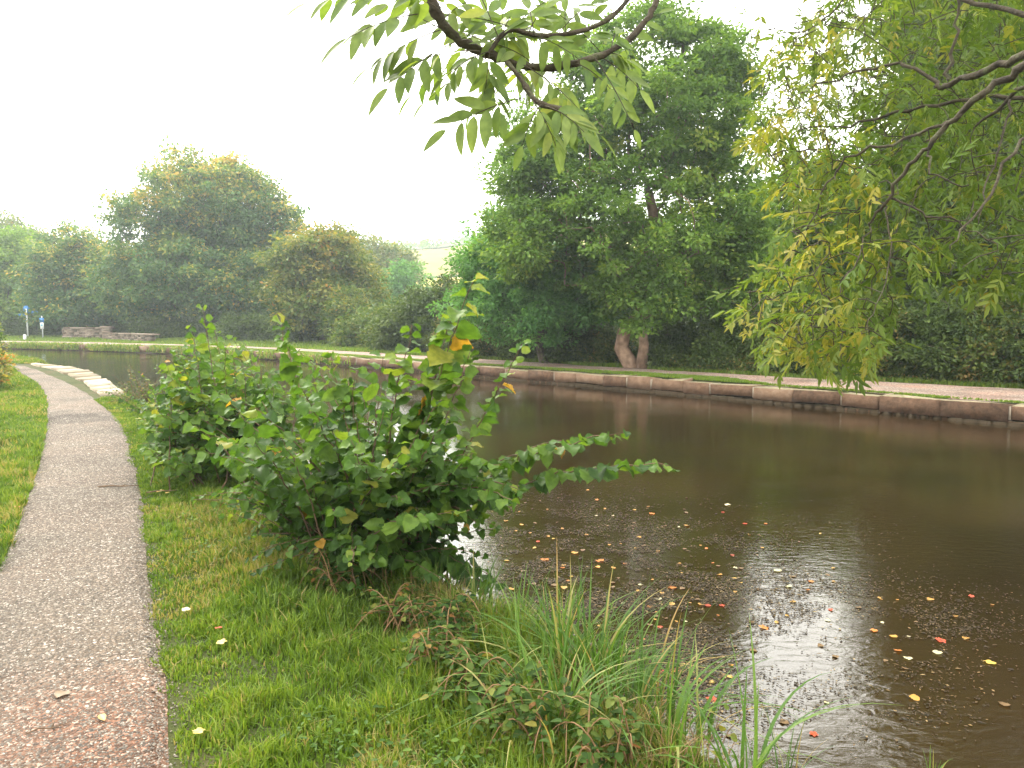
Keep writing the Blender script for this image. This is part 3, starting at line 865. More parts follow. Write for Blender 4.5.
# --- middle distance
tree("yellowing_tree", "yellowing tree with broad crown right of the big round tree", "tree", P(322, 337, 50)[:2], P(325, 280, 50), .2,
     [px_ell(320, 262, 50, 48, 34, 3), px_ell(290, 280, 50, 30, 30, 2.6), px_ell(355, 285, 50, 34, 34, 2.8), px_ell(325, 305, 49, 62, 25, 3), px_ell(335, 245, 50, 30, 20, 2)],
     420, 80, .25, mats['autumn'], .85, OVAL, vs=.16, gold=.18)
tree("round_green_tree", "small vivid green domed tree in the gap before the hill", "tree", P(402, 325, 75)[:2], P(402, 300, 75), .2,
     [px_ell(402, 286, 75, 30, 24, 3), px_ell(398, 305, 74, 34, 16, 3)], 160, 90, .30, mats['bright'], .9, vs=.12)
tree("orange_tipped_bush", "dark bush with orange tips left of the bright green tree", "bush", P(425, 352, 36)[:2], P(425, 335, 36), .1,
     [px_ell(430, 318, 36, 36, 30, 2), px_ell(400, 328, 37, 28, 24, 2), px_ell(450, 300, 36, 26, 24, 1.6)], 260, 100, .16, mats['dark'], .6, OVAL, vshift=.12, vs=.28)
tree("yellow_green_bush", "pale yellow green bush under the small domed tree", "bush", P(378, 350, 42)[:2], P(380, 338, 42), .09,
     [px_ell(380, 328, 42, 30, 22, 2), px_ell(360, 335, 43, 24, 16, 2), px_ell(350, 315, 46, 24, 26, 2)], 220, 80, .2, mats['autumn'], .7, OVAL, vshift=-.05)
tree("pale_tree", "pale hazy tree standing behind the yellowing one near the hill", "tree", P(372, 320, 95)[:2], P(372, 280, 95), .3,
     [px_ell(372, 262, 95, 34, 26, 4), px_ell(345, 258, 96, 24, 26, 4), px_ell(400, 268, 98, 22, 20, 4)], 220, 70, .42, mats['autumn'], 1.4, vs=.15)

# --- the big round tree and its neighbours on the left
DB = 62
tree("sycamore_tree", "huge domed tree with golden patches beyond the bend in the water", "tree", P(215, 336, DB)[:2], P(205, 270, DB), .5,
     [px_ell(210, 205, DB, 68, 50, 5.5), px_ell(165, 240, DB, 50, 48, 4.5), px_ell(255, 235, DB, 46, 46, 4.5), px_ell(200, 275, DB - 1.5, 95, 42, 6),
      px_ell(245, 290, DB - 2, 50, 36, 4), px_ell(140, 285, DB - 1, 46, 38, 4), px_ell(185, 172, DB, 40, 24, 3), px_ell(240, 180, DB, 30, 24, 3), px_ell(130, 215, DB, 22, 22, 2.4), px_ell(282, 215, DB, 20, 22, 2.4)],
     1150, 95, .27, mats['big'], 1.0, OVAL, vs=.2, vshift=-.04, gold=.36)
tree("mixed_tree", "mid height tree with speckled leaves left of the huge domed tree", "tree", P(75, 333, 66)[:2], P(75, 280, 66), .3,
     [px_ell(78, 258, 66, 36, 32, 4), px_ell(55, 285, 65, 32, 34, 4), px_ell(100, 285, 65, 30, 36, 4), px_ell(75, 308, 64, 46, 22, 4)],
     480, 80, .28, mats['big'], .95, OVAL, vs=.2, vshift=-.08, gold=.3)
tree("leafy_tree", "pale leafy tree at the left edge behind the signs", "tree", P(15, 333, 70)[:2], P(15, 285, 70), .3,
     [px_ell(18, 262, 70, 34, 34, 4), px_ell(-15, 260, 70, 34, 40, 4), px_ell(15, 295, 69, 42, 30, 4)], 420, 75, .3, mats['ash'], 1.0, vshift=.1)
tree("tall_pale_tree", "faint pale tree rising behind the left edge trees", "tree", P(-15, 320, 105)[:2], P(-15, 260, 105), .4,
     [px_ell(-12, 240, 105, 40, 34, 5), px_ell(22, 245, 106, 30, 26, 5)], 220, 70, .45, mats['autumn'], 1.5)
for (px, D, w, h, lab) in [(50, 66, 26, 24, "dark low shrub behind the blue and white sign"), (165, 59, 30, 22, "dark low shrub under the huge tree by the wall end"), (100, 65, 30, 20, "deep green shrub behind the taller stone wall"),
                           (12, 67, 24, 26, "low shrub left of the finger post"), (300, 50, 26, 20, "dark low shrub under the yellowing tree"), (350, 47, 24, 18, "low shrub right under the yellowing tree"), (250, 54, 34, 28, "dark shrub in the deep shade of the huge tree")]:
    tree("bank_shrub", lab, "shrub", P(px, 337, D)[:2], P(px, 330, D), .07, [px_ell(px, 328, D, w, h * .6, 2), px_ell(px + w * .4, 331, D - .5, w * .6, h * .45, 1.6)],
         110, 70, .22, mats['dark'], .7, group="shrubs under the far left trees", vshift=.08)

# --- hedge shrubs behind the far towpath
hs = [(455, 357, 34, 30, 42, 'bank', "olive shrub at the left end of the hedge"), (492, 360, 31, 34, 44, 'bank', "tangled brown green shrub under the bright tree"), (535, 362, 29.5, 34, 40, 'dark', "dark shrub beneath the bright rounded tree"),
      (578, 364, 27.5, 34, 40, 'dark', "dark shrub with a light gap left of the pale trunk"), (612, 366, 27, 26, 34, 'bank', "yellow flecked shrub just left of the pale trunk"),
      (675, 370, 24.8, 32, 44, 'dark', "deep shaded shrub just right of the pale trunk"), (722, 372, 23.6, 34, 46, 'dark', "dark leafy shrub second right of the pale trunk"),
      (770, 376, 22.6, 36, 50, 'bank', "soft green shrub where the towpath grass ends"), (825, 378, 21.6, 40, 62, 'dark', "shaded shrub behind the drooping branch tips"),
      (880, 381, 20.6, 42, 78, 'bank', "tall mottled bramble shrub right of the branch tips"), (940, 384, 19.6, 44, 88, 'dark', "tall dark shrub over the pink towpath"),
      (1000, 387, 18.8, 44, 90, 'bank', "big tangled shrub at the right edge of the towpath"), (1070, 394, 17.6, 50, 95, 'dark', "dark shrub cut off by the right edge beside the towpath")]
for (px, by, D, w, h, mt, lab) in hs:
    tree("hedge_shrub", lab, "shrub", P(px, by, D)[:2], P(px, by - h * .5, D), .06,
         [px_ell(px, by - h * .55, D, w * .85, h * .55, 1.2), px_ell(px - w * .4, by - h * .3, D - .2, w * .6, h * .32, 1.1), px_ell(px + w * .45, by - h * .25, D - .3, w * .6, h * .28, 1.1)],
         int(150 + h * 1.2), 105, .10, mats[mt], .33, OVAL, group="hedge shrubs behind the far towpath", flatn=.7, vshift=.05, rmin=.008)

# dark wood standing behind the hedge
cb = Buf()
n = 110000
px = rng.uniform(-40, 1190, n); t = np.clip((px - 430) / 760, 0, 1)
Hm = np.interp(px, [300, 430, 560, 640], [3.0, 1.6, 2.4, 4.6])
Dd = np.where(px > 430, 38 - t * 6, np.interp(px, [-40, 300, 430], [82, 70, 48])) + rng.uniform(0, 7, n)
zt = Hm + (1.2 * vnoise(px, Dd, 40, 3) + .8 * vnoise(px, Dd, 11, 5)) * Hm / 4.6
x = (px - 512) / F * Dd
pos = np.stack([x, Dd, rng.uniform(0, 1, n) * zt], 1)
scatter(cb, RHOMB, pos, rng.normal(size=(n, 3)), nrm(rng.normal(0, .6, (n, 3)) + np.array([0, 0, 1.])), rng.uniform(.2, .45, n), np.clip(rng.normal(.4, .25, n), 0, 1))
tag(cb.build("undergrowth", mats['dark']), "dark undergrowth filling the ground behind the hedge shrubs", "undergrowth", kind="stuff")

# low weeds at the back edge of the towpath and ivy on the bank
cb = Buf(); n = 26000
idx = rng.integers(20, 180, n); base_ = FARs[idx] + nor[idx] * (back[idx] + .05 + np.abs(rng.normal(0, .35, n)))[:, None] + rng.uniform(-.2, .2, (n, 2))
hz = rng.uniform(0, 1, n) ** 1.5 * .45
scatter(cb, OVAL, np.c_[base_, hz + .03], rng.normal(size=(n, 3)), nrm(rng.normal(0, .5, (n, 3)) + np.array([0, 0, 1.])), rng.uniform(.05, .10, n), np.clip(rng.normal(.5, .25, n), 0, 1))
tag(cb.build("path_edge_weeds", mats['bank']), "low leafy weeds along the back of the far towpath", "weeds", kind="stuff")

# stubble fields on the hillside
for (a0, a1, r0, r1, colr) in [(-.20, -.03, 205, 281, (.17, .135, .018)), (-.20, -.03, 289, 325, (.10, .13, .03))]:
    aa, rr2 = np.meshgrid(np.linspace(a0, a1, 30), np.linspace(r0, r1, 30))
    aa, rr2 = aa.ravel(), rr2.ravel() + 8 * np.sin(aa.ravel() * 20)
    fxx, fyy = np.sin(aa) * rr2, np.cos(aa) * rr2
    q = Buf(); ii_, jj_ = np.meshgrid(np.arange(29), np.arange(29), indexing='ij')
    q.add(np.stack([fxx, fyy, height(fxx, fyy) + .6], 1), np.stack([ii_ * 30 + jj_, ii_ * 30 + jj_ + 1, (ii_ + 1) * 30 + jj_ + 1, (ii_ + 1) * 30 + jj_], -1).reshape(-1, 4))
    tag(q.build("stubble_field", rough_mat("stubble", [(.3, tuple(c * .8 for c in colr)), (.7, colr)], .06, 6, .95, 0), smooth=True), kind="structure")
# wood and hedges on the hill
cb = Buf(); n = 70000
cl = 1500
ca = rng.uniform(-.42, .1, cl); cr_ = rng.uniform(190, 420, cl)
keep = (vnoise(ca * 60, cr_ / 26, 1.0, 8) > .62) | (cr_ > 326) | (ca < -.2)
keep &= ~((ca > -.19) & (ca < -.03) & (cr_ < 325))
keep |= (ca > -.19) & (ca < -.03) & (np.abs(cr_ - 285) < 3)
ca, cr_ = ca[keep], cr_[keep]
cx, cy = np.sin(ca) * cr_, np.cos(ca) * cr_
gzc = height(cx, cy)
per = 42; n = len(ca) * per
rad = np.repeat(rng.uniform(1.8, 3.6, len(ca)), per)
d = nrm(rng.normal(size=(n, 3))) * (rng.uniform(0, 1, n) ** .4 * rad)[:, None]
pos = np.repeat(np.stack([cx, cy, gzc + 2], 1), per, 0) + d
scatter(cb, RHOMB, pos, rng.normal(size=(n, 3)), nrm(rng.normal(0, .6, (n, 3)) + np.array([0, -.3, 1.])), rng.uniform(.8, 1.6, n), np.clip(np.repeat(rng.normal(.4, .2, len(ca)), per) + rng.normal(0, .1, n), 0, 1))
tag(cb.build("hillside_woodland", mats['ash']), "distant hazy woodland and hedges on the hillside", "woodland", kind="stuff")


# ------------------------------------------------------------------ grass
def blades(buf, X, Y, Z, h, w, lean, v, yaw=None):
    n = len(X); yaw = rng.uniform(0, 2 * pi, n) if yaw is None else yaw
    la = rng.uniform(0, 2 * pi, n)
    lx, ly = np.cos(la) * lean, np.sin(la) * lean
    wx, wy = np.cos(yaw) * w / 2, np.sin(yaw) * w / 2
    o = np.stack([X, Y, Z], 1)
    W = np.stack([wx, wy, np.zeros(n)], 1)
    M = o + np.stack([lx * .35, ly * .35, h * .6], 1); T = o + np.stack([lx, ly, h * (1 - .2 * np.clip(lean / np.maximum(h, 1e-3), 0, 2))], 1)
    V = np.stack([o - W, o + W, M + W * .8, M - W * .8, T], 1).reshape(-1, 3)
    k = np.arange(n) * 5
    buf.add(V, [np.stack([k, k + 1, k + 2, k + 3], 1), np.stack([k + 3, k + 2, k + 4], 1)], [v, v])


def verge(name, label, n, xr, yr, cond, hfun, seed, far=False):
    gb = Buf()
    y = yr[0] + (yr[1] - yr[0]) * rng.uniform(0, 1, n) ** 1.9
    x = rng.uniform(0, 1, n) * (xr[1] - xr[0]) + xr[0]
    X = np.stack([x, y], 1)
    m_ = cond(X)
    x, y = x[m_], y[m_]
    clump = vnoise(x, y, .16, seed)
    kk = rng.uniform(0, 1, len(x)) < .35 + .65 * clump
    x, y, clump = x[kk], y[kk], clump[kk]
    z = height(x, y)
    h = hfun(x, y) * rng.uniform(.45, 1.25, len(x)) * (.6 + .8 * clump)
    dist = np.hypot(x, y)
    w = (.0032 + .0008 * dist) * rng.uniform(.7, 1.3, len(x))
    big = vnoise(x, y, .9, seed + 1)
    v = .25 + .45 * clump + .25 * (big - .5) + rng.normal(0, .12, len(x))
    # browned, straw-like patches
    dry = vnoise(x, y, .55, seed + 2) > .74
    v = np.where(dry & (rng.uniform(0, 1, len(x)) < .45), .97, v)
    v = np.where(rng.uniform(0, 1, len(x)) < .03, .99, v)
    blades(gb, x, y, z - .01, h, w, np.abs(rng.normal(0, .5, len(x))) * h, np.clip(v, 0, 1))
    return tag(gb.build(name, mats['grass']), label, "grass", kind="stuff")


def cond_right(X):
    dn = sdist(X, NEAR); dr = sdist(X, PATHR)
    # past the slabs only a thin strip stays green
    ok = (dr > .035 - .10 * vnoise(X[:, 0], X[:, 1], .12, 31) - .22 * np.clip(vnoise(X[:, 0], X[:, 1], .35, 34) - .5, 0, 1)) & (dn < -.12 - .35 * vnoise(X[:, 0], X[:, 1], .3, 33))
    slab = (X[:, 1] > 15.0) & (X[:, 1] < 27) & (dn > -1.35)
    return ok & ~slab


def h_right(x, y):
    dn = sdist(np.stack([x, y], 1), NEAR)
    dr = sdist(np.stack([x, y], 1), PATHR)
    return .035 + .075 * np.clip(dr / .6, 0, 1) * (.3 + vnoise(x, y, .33, 61)) + .12 * np.clip((dn + .8) / .7, 0, 1) * vnoise(x, y, .3, 2)


# x range follows the bank, so sample in a band
def band(n, y0, y1, pw, x0f, x1f):
    y = y0 + (y1 - y0) * rng.uniform(0, 1, n) ** pw
    return y
for (nm, lab, cnd, hf, nblades, xlo, xhi, ylo, yhi, sd) in [
    ("right_verge_grass", "short bright grass between the gravel path and the water", cond_right, h_right, 900000, None, None, 1.2, 34, 11),
    ("left_verge_grass", "bright grass along the left edge of the gravel path", lambda X: (sdist(X, PATHL) < .04 * (vnoise(X[:, 0], X[:, 1], .25, 32) - .3)), lambda x, y: .06 + .05 * vnoise(x, y, .8, 7), 420000, None, None, 3.0, 34, 17)]:
    gb = Buf()
    # importance: draw the point along the sight lines so that near ground is densest
    n = nblades
    y = ylo * (yhi / ylo) ** rng.uniform(0, 1, n)
    if nm.startswith("right"):
        x0 = np.interp(y, PATHR[:, 1], PATHR[:, 0]) - .15
        x1 = np.interp(y, NEAR[:, 1], NEAR[:, 0]) + .5
        dens = 1.0
    else:
        x1 = np.interp(y, PATHL[:, 1], PATHL[:, 0]) + .15
        x0 = x1 - 1.2 - .35 * y * .4
    x = x0 + (x1 - x0) * rng.uniform(0, 1, n)
    X = np.stack([x, y], 1); m_ = cnd(X); x, y = x[m_], y[m_]
    clump = vnoise(x, y, .14, sd) * .6 + vnoise(x, y, .05, sd + 9) * .4
    kk = rng.uniform(0, 1, len(x)) < .12 + .8 * clump ** 1.4
    x, y, clump = x[kk], y[kk], clump[kk]
    z = height(x, y)
    h = hf(x, y) * rng.uniform(.4, 1.25, len(x)) * (.5 + 1.0 * clump)
    w = (.0034 + .0011 * np.hypot(x, y)) * rng.uniform(.7, 1.3, len(x))
    v = .12 + .5 * clump + .5 * (vnoise(x, y, .7, sd + 1) - .5) + rng.normal(0, .2, len(x))
    dry = vnoise(x, y, .45, sd + 2) > .70
    v = np.where(dry & (rng.uniform(0, 1, len(x)) < .4), .97, v)
    v = np.where(rng.uniform(0, 1, len(x)) < .03, .99, v)
    blades(gb, x, y, z - .01, h, w, np.abs(rng.normal(0, .55, len(x))) * h, np.clip(v, 0, 1))
    tag(gb.build(nm, mats['grass']), lab, "grass", kind="stuff")

# far bank grass: strip in front of the towpath, tufts behind
gb = Buf(); n = 330000
ii = rng.integers(25, 260, n); u = rng.uniform(0, 1, n)
wd = np.maximum(front[ii] - .30, 0)
o1 = .34 + wd * u
pz = FARs[ii] + nor[ii] * o1[:, None] + tan[ii] * rng.uniform(-.2, .2, n)[:, None]
keep = rng.uniform(0, 1, n) < np.clip(wd / 1.2, .12, 1) * (.3 + .9 * (vnoise(pz[:, 0], pz[:, 1], .5, 6) > .35))
keep &= ~((o1 < .5) & (vnoise(pz[:, 0], pz[:, 1], 1.1, 16) > .42))
pz = pz[keep]
z = np.full(len(pz), .02)
blades(gb, pz[:, 0], pz[:, 1], z, rng.uniform(.02, .06, len(pz)), rng.uniform(.02, .035, len(pz)), rng.uniform(0, .05, len(pz)), np.clip(rng.normal(.5, .16, len(pz)), 0, .96))
n = 120000
ii = rng.integers(75, 330, n)
pz = FARs[ii] + nor[ii] * (back[ii] + rng.uniform(0, 1, n) ** 1.2 * np.where(FARs[ii][:, 0] < -9, 16, .7))[:, None] + tan[ii] * rng.uniform(-.2, .2, n)[:, None]
z = height(pz[:, 0], pz[:, 1])
blades(gb, pz[:, 0], pz[:, 1], z, rng.uniform(.05, .14, len(pz)), rng.uniform(.03, .07, len(pz)), rng.uniform(0, .05, len(pz)), np.clip(rng.normal(.5, .18, len(pz)), 0, .96))
n = 60000
ii = rng.integers(75, 330, n)
pz = FARs[ii] + nor[ii] * rng.normal(.05, .16, n)[:, None] + tan[ii] * rng.uniform(-.2, .2, n)[:, None]
k_ = (rng.uniform(0, 1, n) < np.clip((-6 - pz[:, 0]) / 8, 0.0, 1)) & (vnoise(pz[:, 0], pz[:, 1], .8, 77) > .3); pz = pz[k_]; n = len(pz)
blades(gb, pz[:, 0], pz[:, 1], rng.uniform(-.32, .0, n), rng.uniform(.06, .22, n), rng.uniform(.03, .07, n), rng.uniform(0, .15, n), np.clip(rng.normal(.6, .3, n), 0, 1))
tag(gb.build("far_bank_grass", mats['grass']), "green grass strip between the far wall and the towpath", "grass", kind="stuff")

# ------------------------------------------------------------------ pebbles on the path
pb = Buf(); n = 52000
y = 1.6 * (13 / 1.6) ** rng.uniform(0, 1, n)
xl = np.interp(y, PATHL[:, 1], PATHL[:, 0]); xr = np.interp(y, PATHR[:, 1], PATHR[:, 0])
uu = np.where(rng.uniform(0, 1, n) < .035, np.where(rng.uniform(0, 1, n) < .5, 1 + np.abs(rng.normal(0, .035, n)), -np.abs(rng.normal(0, .035, n))), rng.uniform(.02, .985, n)); x = xl + (xr - xl) * uu
z = height(x, y) + np.where((uu > .99) | (uu < .01), .006, .022) + .022 * np.clip(np.sin(np.clip(uu, 0, 1) * pi), 0, 1) ** .6
oc = (np.array([(1, 0, 0), (0, .8, 0), (-1, .1, 0), (0, -.7, 0), (.1, 0, .55), (0, .1, -.4)]), np.array([[0, 1, 4], [1, 2, 4], [2, 3, 4], [3, 0, 4]]))
ss = rng.uniform(.0025, .0065, n) * (1 + .05 * y) * np.where(rng.uniform(0, 1, n) < .04, 1.8, 1)
aa = rng.uniform(0, 2 * pi, n)
scatter(pb, oc, np.stack([x, y, z], 1), np.stack([np.cos(aa), np.sin(aa), rng.normal(0, .15, n)], 1), nrm(rng.normal(0, .2, (n, 3)) + np.array([0, 0, 1.])), ss, rng.uniform(0, 1, n))
m, nt, out = newmat("pebbles"); a = N_(nt, "ShaderNodeAttribute", attribute_name="v")
cr = ramp(nt, [(0, (.035, .028, .022)), (.4, (.085, .069, .054)), (.7, (.135, .112, .088)), (.9, (.19, .165, .135)), (1, (.31, .28, .24))]); nt.links.new(a.outputs["Fac"], cr.inputs[0])
p = N_(nt, "ShaderNodeBsdfPrincipled"); p.inputs["Roughness"].default_value = .8; nt.links.new(cr.outputs[0], p.inputs["Base Color"]); nt.links.new(p.outputs[0], out.inputs[0])
tag(pb.build("path_pebbles", m), "loose grey and pinkish chippings covering the near path", "gravel", kind="stuff")

# ------------------------------------------------------------------ floating debris and leaves
db = Buf(); n = 330000
px = rng.uniform(440, 1030, n); py = 470 + 320 * rng.uniform(0, 1, n) ** 1.0
c = np.array([G(a_, b_, WZ)[:2] for a_, b_ in zip(px, py)])
def dens(px, py):
    d_ = np.zeros(len(px))
    for (a_, b_, sx_, sy_, k_) in [(550, 525, 90, 34, .9), (620, 575, 110, 45, 1.3), (660, 650, 60, 50, 1.3), (780, 595, 90, 26, .6), (890, 625, 100, 30, .45), (900, 690, 70, 40, .1), (780, 705, 90, 50, .10), (560, 620, 60, 40, .9), (700, 540, 120, 20, .35)]:
        d_ += k_ * np.exp(-((px - a_) / sx_) ** 2 - ((py - b_) / sy_) ** 2)
    return d_
cl = vnoise(c[:, 0] * .6 + c[:, 1] * .5, c[:, 1] * .9 - c[:, 0] * .7, .26, 41) * .6 + vnoise(c[:, 0], c[:, 1], .07, 42) * .4
keep = rng.uniform(0, 1, n) < np.clip(dens(px, py) * np.clip((cl - .36) * 4.0, .02, 1) * .9, 0, 1)
c = c[keep]; n = len(c); px = px[keep]; py = py[keep]
aa = rng.uniform(0, 2 * pi, n)
v = np.where(rng.uniform(0, 1, n) < .13, rng.uniform(.8, 1, n), rng.uniform(0, .75, n))
scatter(db, RHOMB, np.c_[c, np.full(n, WZ + .004) + rng.uniform(0, .003, n)], np.stack([np.cos(aa), np.sin(aa), rng.normal(0, .05, n)], 1),
        nrm(rng.normal(0, .05, (n, 3)) + np.array([0, 0, 1.])), *(lambda q_: (q_, v, q_ * rng.uniform(.25, 1.0, n)))(rng.uniform(.007, .026, n) * np.where(rng.uniform(0, 1, n) < .05, 1.6, 1)))
tag(db.build("floating_debris", mats['debris']), "dark scum of tiny leaf fragments drifting on the water", "debris", kind="stuff")

# coloured leaves on the water, each its own object
MAPLE_o = []
for k in range(26):
    a_ = k / 26 * 2 * pi
    r_ = .5 * (.62 + .38 * abs(cos(2.5 * (a_)))) * (1 + .08 * sin(7 * a_))
    MAPLE_o.append((r_ * cos(a_) + .5, r_ * sin(a_), .05 * sin(3 * a_)))
MAPLE = (np.array([(.5, 0, -.02)] + MAPLE_o), np.array([[0, k + 1, (k + 1) % 26 + 1] for k in range(26)]))
fall = {}
for nm_, val, tm in [("red", .02, MAPLE), ("orange", .3, MAPLE), ("amber", .5, HAZEL), ("yellow", .72, MAPLE), ("cream", .9, HAZEL), ("brown", 1.0, HAZEL), ("gold", .62, BRAM)]:
    bq = Buf(); tv, tf = tm
    tv = tv.copy(); tv[:, 0] -= .5
    tv[:, 2] *= .5
    scatter(bq, (tv, tf), np.zeros((1, 3)), [[1, 0, 0]], [[0, 0, 1]], 1.0, np.array([val]))
    ob = bq.build("proto_" + nm_, mats['fallen'], smooth=True); fall[nm_] = ob.data; ob.data.name = "leaf_" + nm_
    bpy.data.objects.remove(ob)
def put_leaf(name, kind_, x, y, z, s, label, group, cat="leaf"):
    o = bpy.data.objects.new(name, fall[kind_]); COL.objects.link(o)
    o.location = (x, y, z); o.scale = (s, s * rng.uniform(.8, 1.1), s); o.rotation_euler = (rng.normal(0, .07), rng.normal(0, .07), rng.uniform(0, 6.28))
    return tag(o, label, cat, group)
named = [(990, 663, 'yellow', .085, "large yellow leaf floating alone near the right edge"), (941, 641, 'red', .075, "bright red leaf floating on dark water at the right"), (764, 628, 'orange', .075, "orange leaf floating alone in the middle of the water"),
         (708, 606, 'red', .06, "red leaf floating left of a second red one"), (722, 606, 'red', .05, "smaller red leaf touching the cluster of pale leaves"), (728, 505, 'cream', .08, "nearly white leaf floating far out on the brown water"),
         (777, 571, 'cream', .07, "cream leaf floating just above a second cream leaf"), (788, 587, 'cream', .065, "cream leaf floating beside a small orange one"), (811, 582, 'orange', .055, "small orange leaf beside the cream leaf"),
         (938, 653, 'cream', .075, "cream leaf directly below the bright red one"), (908, 659, 'cream', .055, "pale leaf left of the cream one under the red leaf"), (652, 514, 'orange', .07, "orange leaf at the far side of the drifting scum"),
         (687, 526, 'amber', .06, "amber leaf floating at the outer edge of the scum"), (600, 561, 'orange', .09, "vivid orange leaf on the dark scum beyond the sedge"), (575, 553, 'amber', .08, "amber leaf left of the vivid orange leaf"),
         (545, 560, 'orange', .09, "orange leaf at the left end of the leaf drift"), (893, 637, 'amber', .055, "small amber leaf left above the red leaf"), (874, 631, 'orange', .06, "orange leaf between two amber ones on the right"),
         (898, 651, 'orange', .05, "tiny orange leaf above the pale leaf on the right"), (930, 600, 'amber', .055, "amber leaf farthest out on the right"), (672, 588, 'orange', .085, "orange leaf in the middle of the scum near the sedge"),
         (731, 678, 'gold', .055, "golden leaf at the rim of the bright sky reflection"), (712, 700, 'red', .075, "red leaf behind the yellowing stems at the bottom"), (677, 672, 'orange', .085, "broad orange leaf close to the sedge tips"),
         (915, 699, 'amber', .06, "amber leaf low on the dark water at the right"), (1005, 705, 'brown', .06, "brown leaf at the right edge below the large yellow one"), (858, 608, 'brown', .05, "brown curled leaf on the dark water right of centre"),
         (745, 524, 'red', .055, "small dark red leaf far out beside the brown reflections"), (835, 657, 'brown', .05, "brown leaf above the bright sky reflection"), (460, 578, 'brown', .07, "brown leaf in the bright patch below the hazel")]
for (a_, b_, kd, s, lab) in named:
    g = G(a_, b_, WZ); put_leaf("floating_leaf", kd, g[0], g[1], WZ + .006, s * .85, lab, "coloured leaves floating on the canal")
kk = ['red', 'orange', 'amber', 'amber', 'cream', 'brown', 'gold', 'brown', 'brown', 'brown', 'brown', 'amber']
txt = {'red': "small red leaf drifting among the dark scum", 'orange': "small orange leaf drifting among the dark scum", 'amber': "small amber leaf drifting among the dark scum", 'yellow': "small yellow leaf drifting among the dark scum",
       'cream': "small cream leaf drifting among the dark scum", 'brown': "small brown leaf drifting among the dark scum", 'gold': "small gold leaf drifting among the dark scum"}
cnt = 0
while cnt < 170:
    a_ = rng.uniform(470, 1010); b_ = rng.uniform(490, 740)
    if rng.uniform() > dens(np.array([a_]), np.array([b_]))[0]: continue
    kd = kk[rng.integers(len(kk))]; g = G(a_, b_, WZ)
    if a_ < 700 and b_ > 620 and sdist(g[None, :2], NEAR)[0] < .3: continue
    put_leaf("floating_leaf", kd, g[0], g[1], WZ + .005, rng.uniform(.02, .048), txt[kd], "small " + kd + " leaves in the floating scum"); cnt += 1

# fallen leaves on the grass and path
for (a_, b_, kd, s, lab) in [(17, 514, 'orange', .06, "orange leaf lying where the left verge meets the path"), (437, 551, 'amber', .05, "amber leaf caught under the hazel"), (160, 497, 'yellow', .07, "yellow leaf lying on the grass right of the dark twig"),
                             (168, 499, 'gold', .055, "gold leaf beside the yellow one on the grass"), (187, 622, 'cream', .045, "pale leaf standing in the grass at the path edge"), (222, 655, 'yellow', .05, "yellow leaf on the worn grass near the path"),
                             (219, 641, 'red', .04, "reddish leaf above the yellow one on the worn grass"), (199, 743, 'yellow', .045, "yellow leaf lowest on the near grass"), (103, 731, 'gold', .05, "gold leaf lying on the near gravel"), (62, 707, 'brown', .06, "brown leaf lying on the reddish gravel")]:
    g = G(a_, b_, 0); zz = z_at(g[0], g[1]); put_leaf("fallen_leaf", kd, g[0], g[1], zz + .055, s, lab, "leaves lying on the near bank")
for (a_, b_, ln, yaw, lab) in [(118, 492, .36, .1, "dark twig lying across the gravel near the right edge"), (48, 742, .14, .5, "thin twig on the gravel at the lower left"), (165, 497, .3, .35, "short twig in the grass beside the yellow leaf")]:
    g = G(a_, b_, 0); q = Buf(); zz = z_at(g[0], g[1]) + .05
    pts = np.array([(-.5 * ln, 0, 0), (-.2 * ln, .012, .006), (.1 * ln, -.008, .004), (.5 * ln, .02, 0)])
    tube(q, pts, np.array([.007, .008, .006, .003]) * ln / .34, 6); tube(q, [pts[2], pts[2] + np.array([.08 * ln, .05, .01])], [.004, .002], 5)
    o = q.build("fallen_twig", twig_mat); o.location = (g[0], g[1], zz); o.rotation_euler.z = yaw
    tag(o, lab, "twig", "twigs lying on the near bank")


# ------------------------------------------------------------------ hazel and other bank shrubs
def bez(p0, p1, p2, n):
    t = np.linspace(0, 1, n)[:, None]
    return p0 * (1 - t) ** 2 + 2 * p1 * t * (1 - t) + p2 * t * t


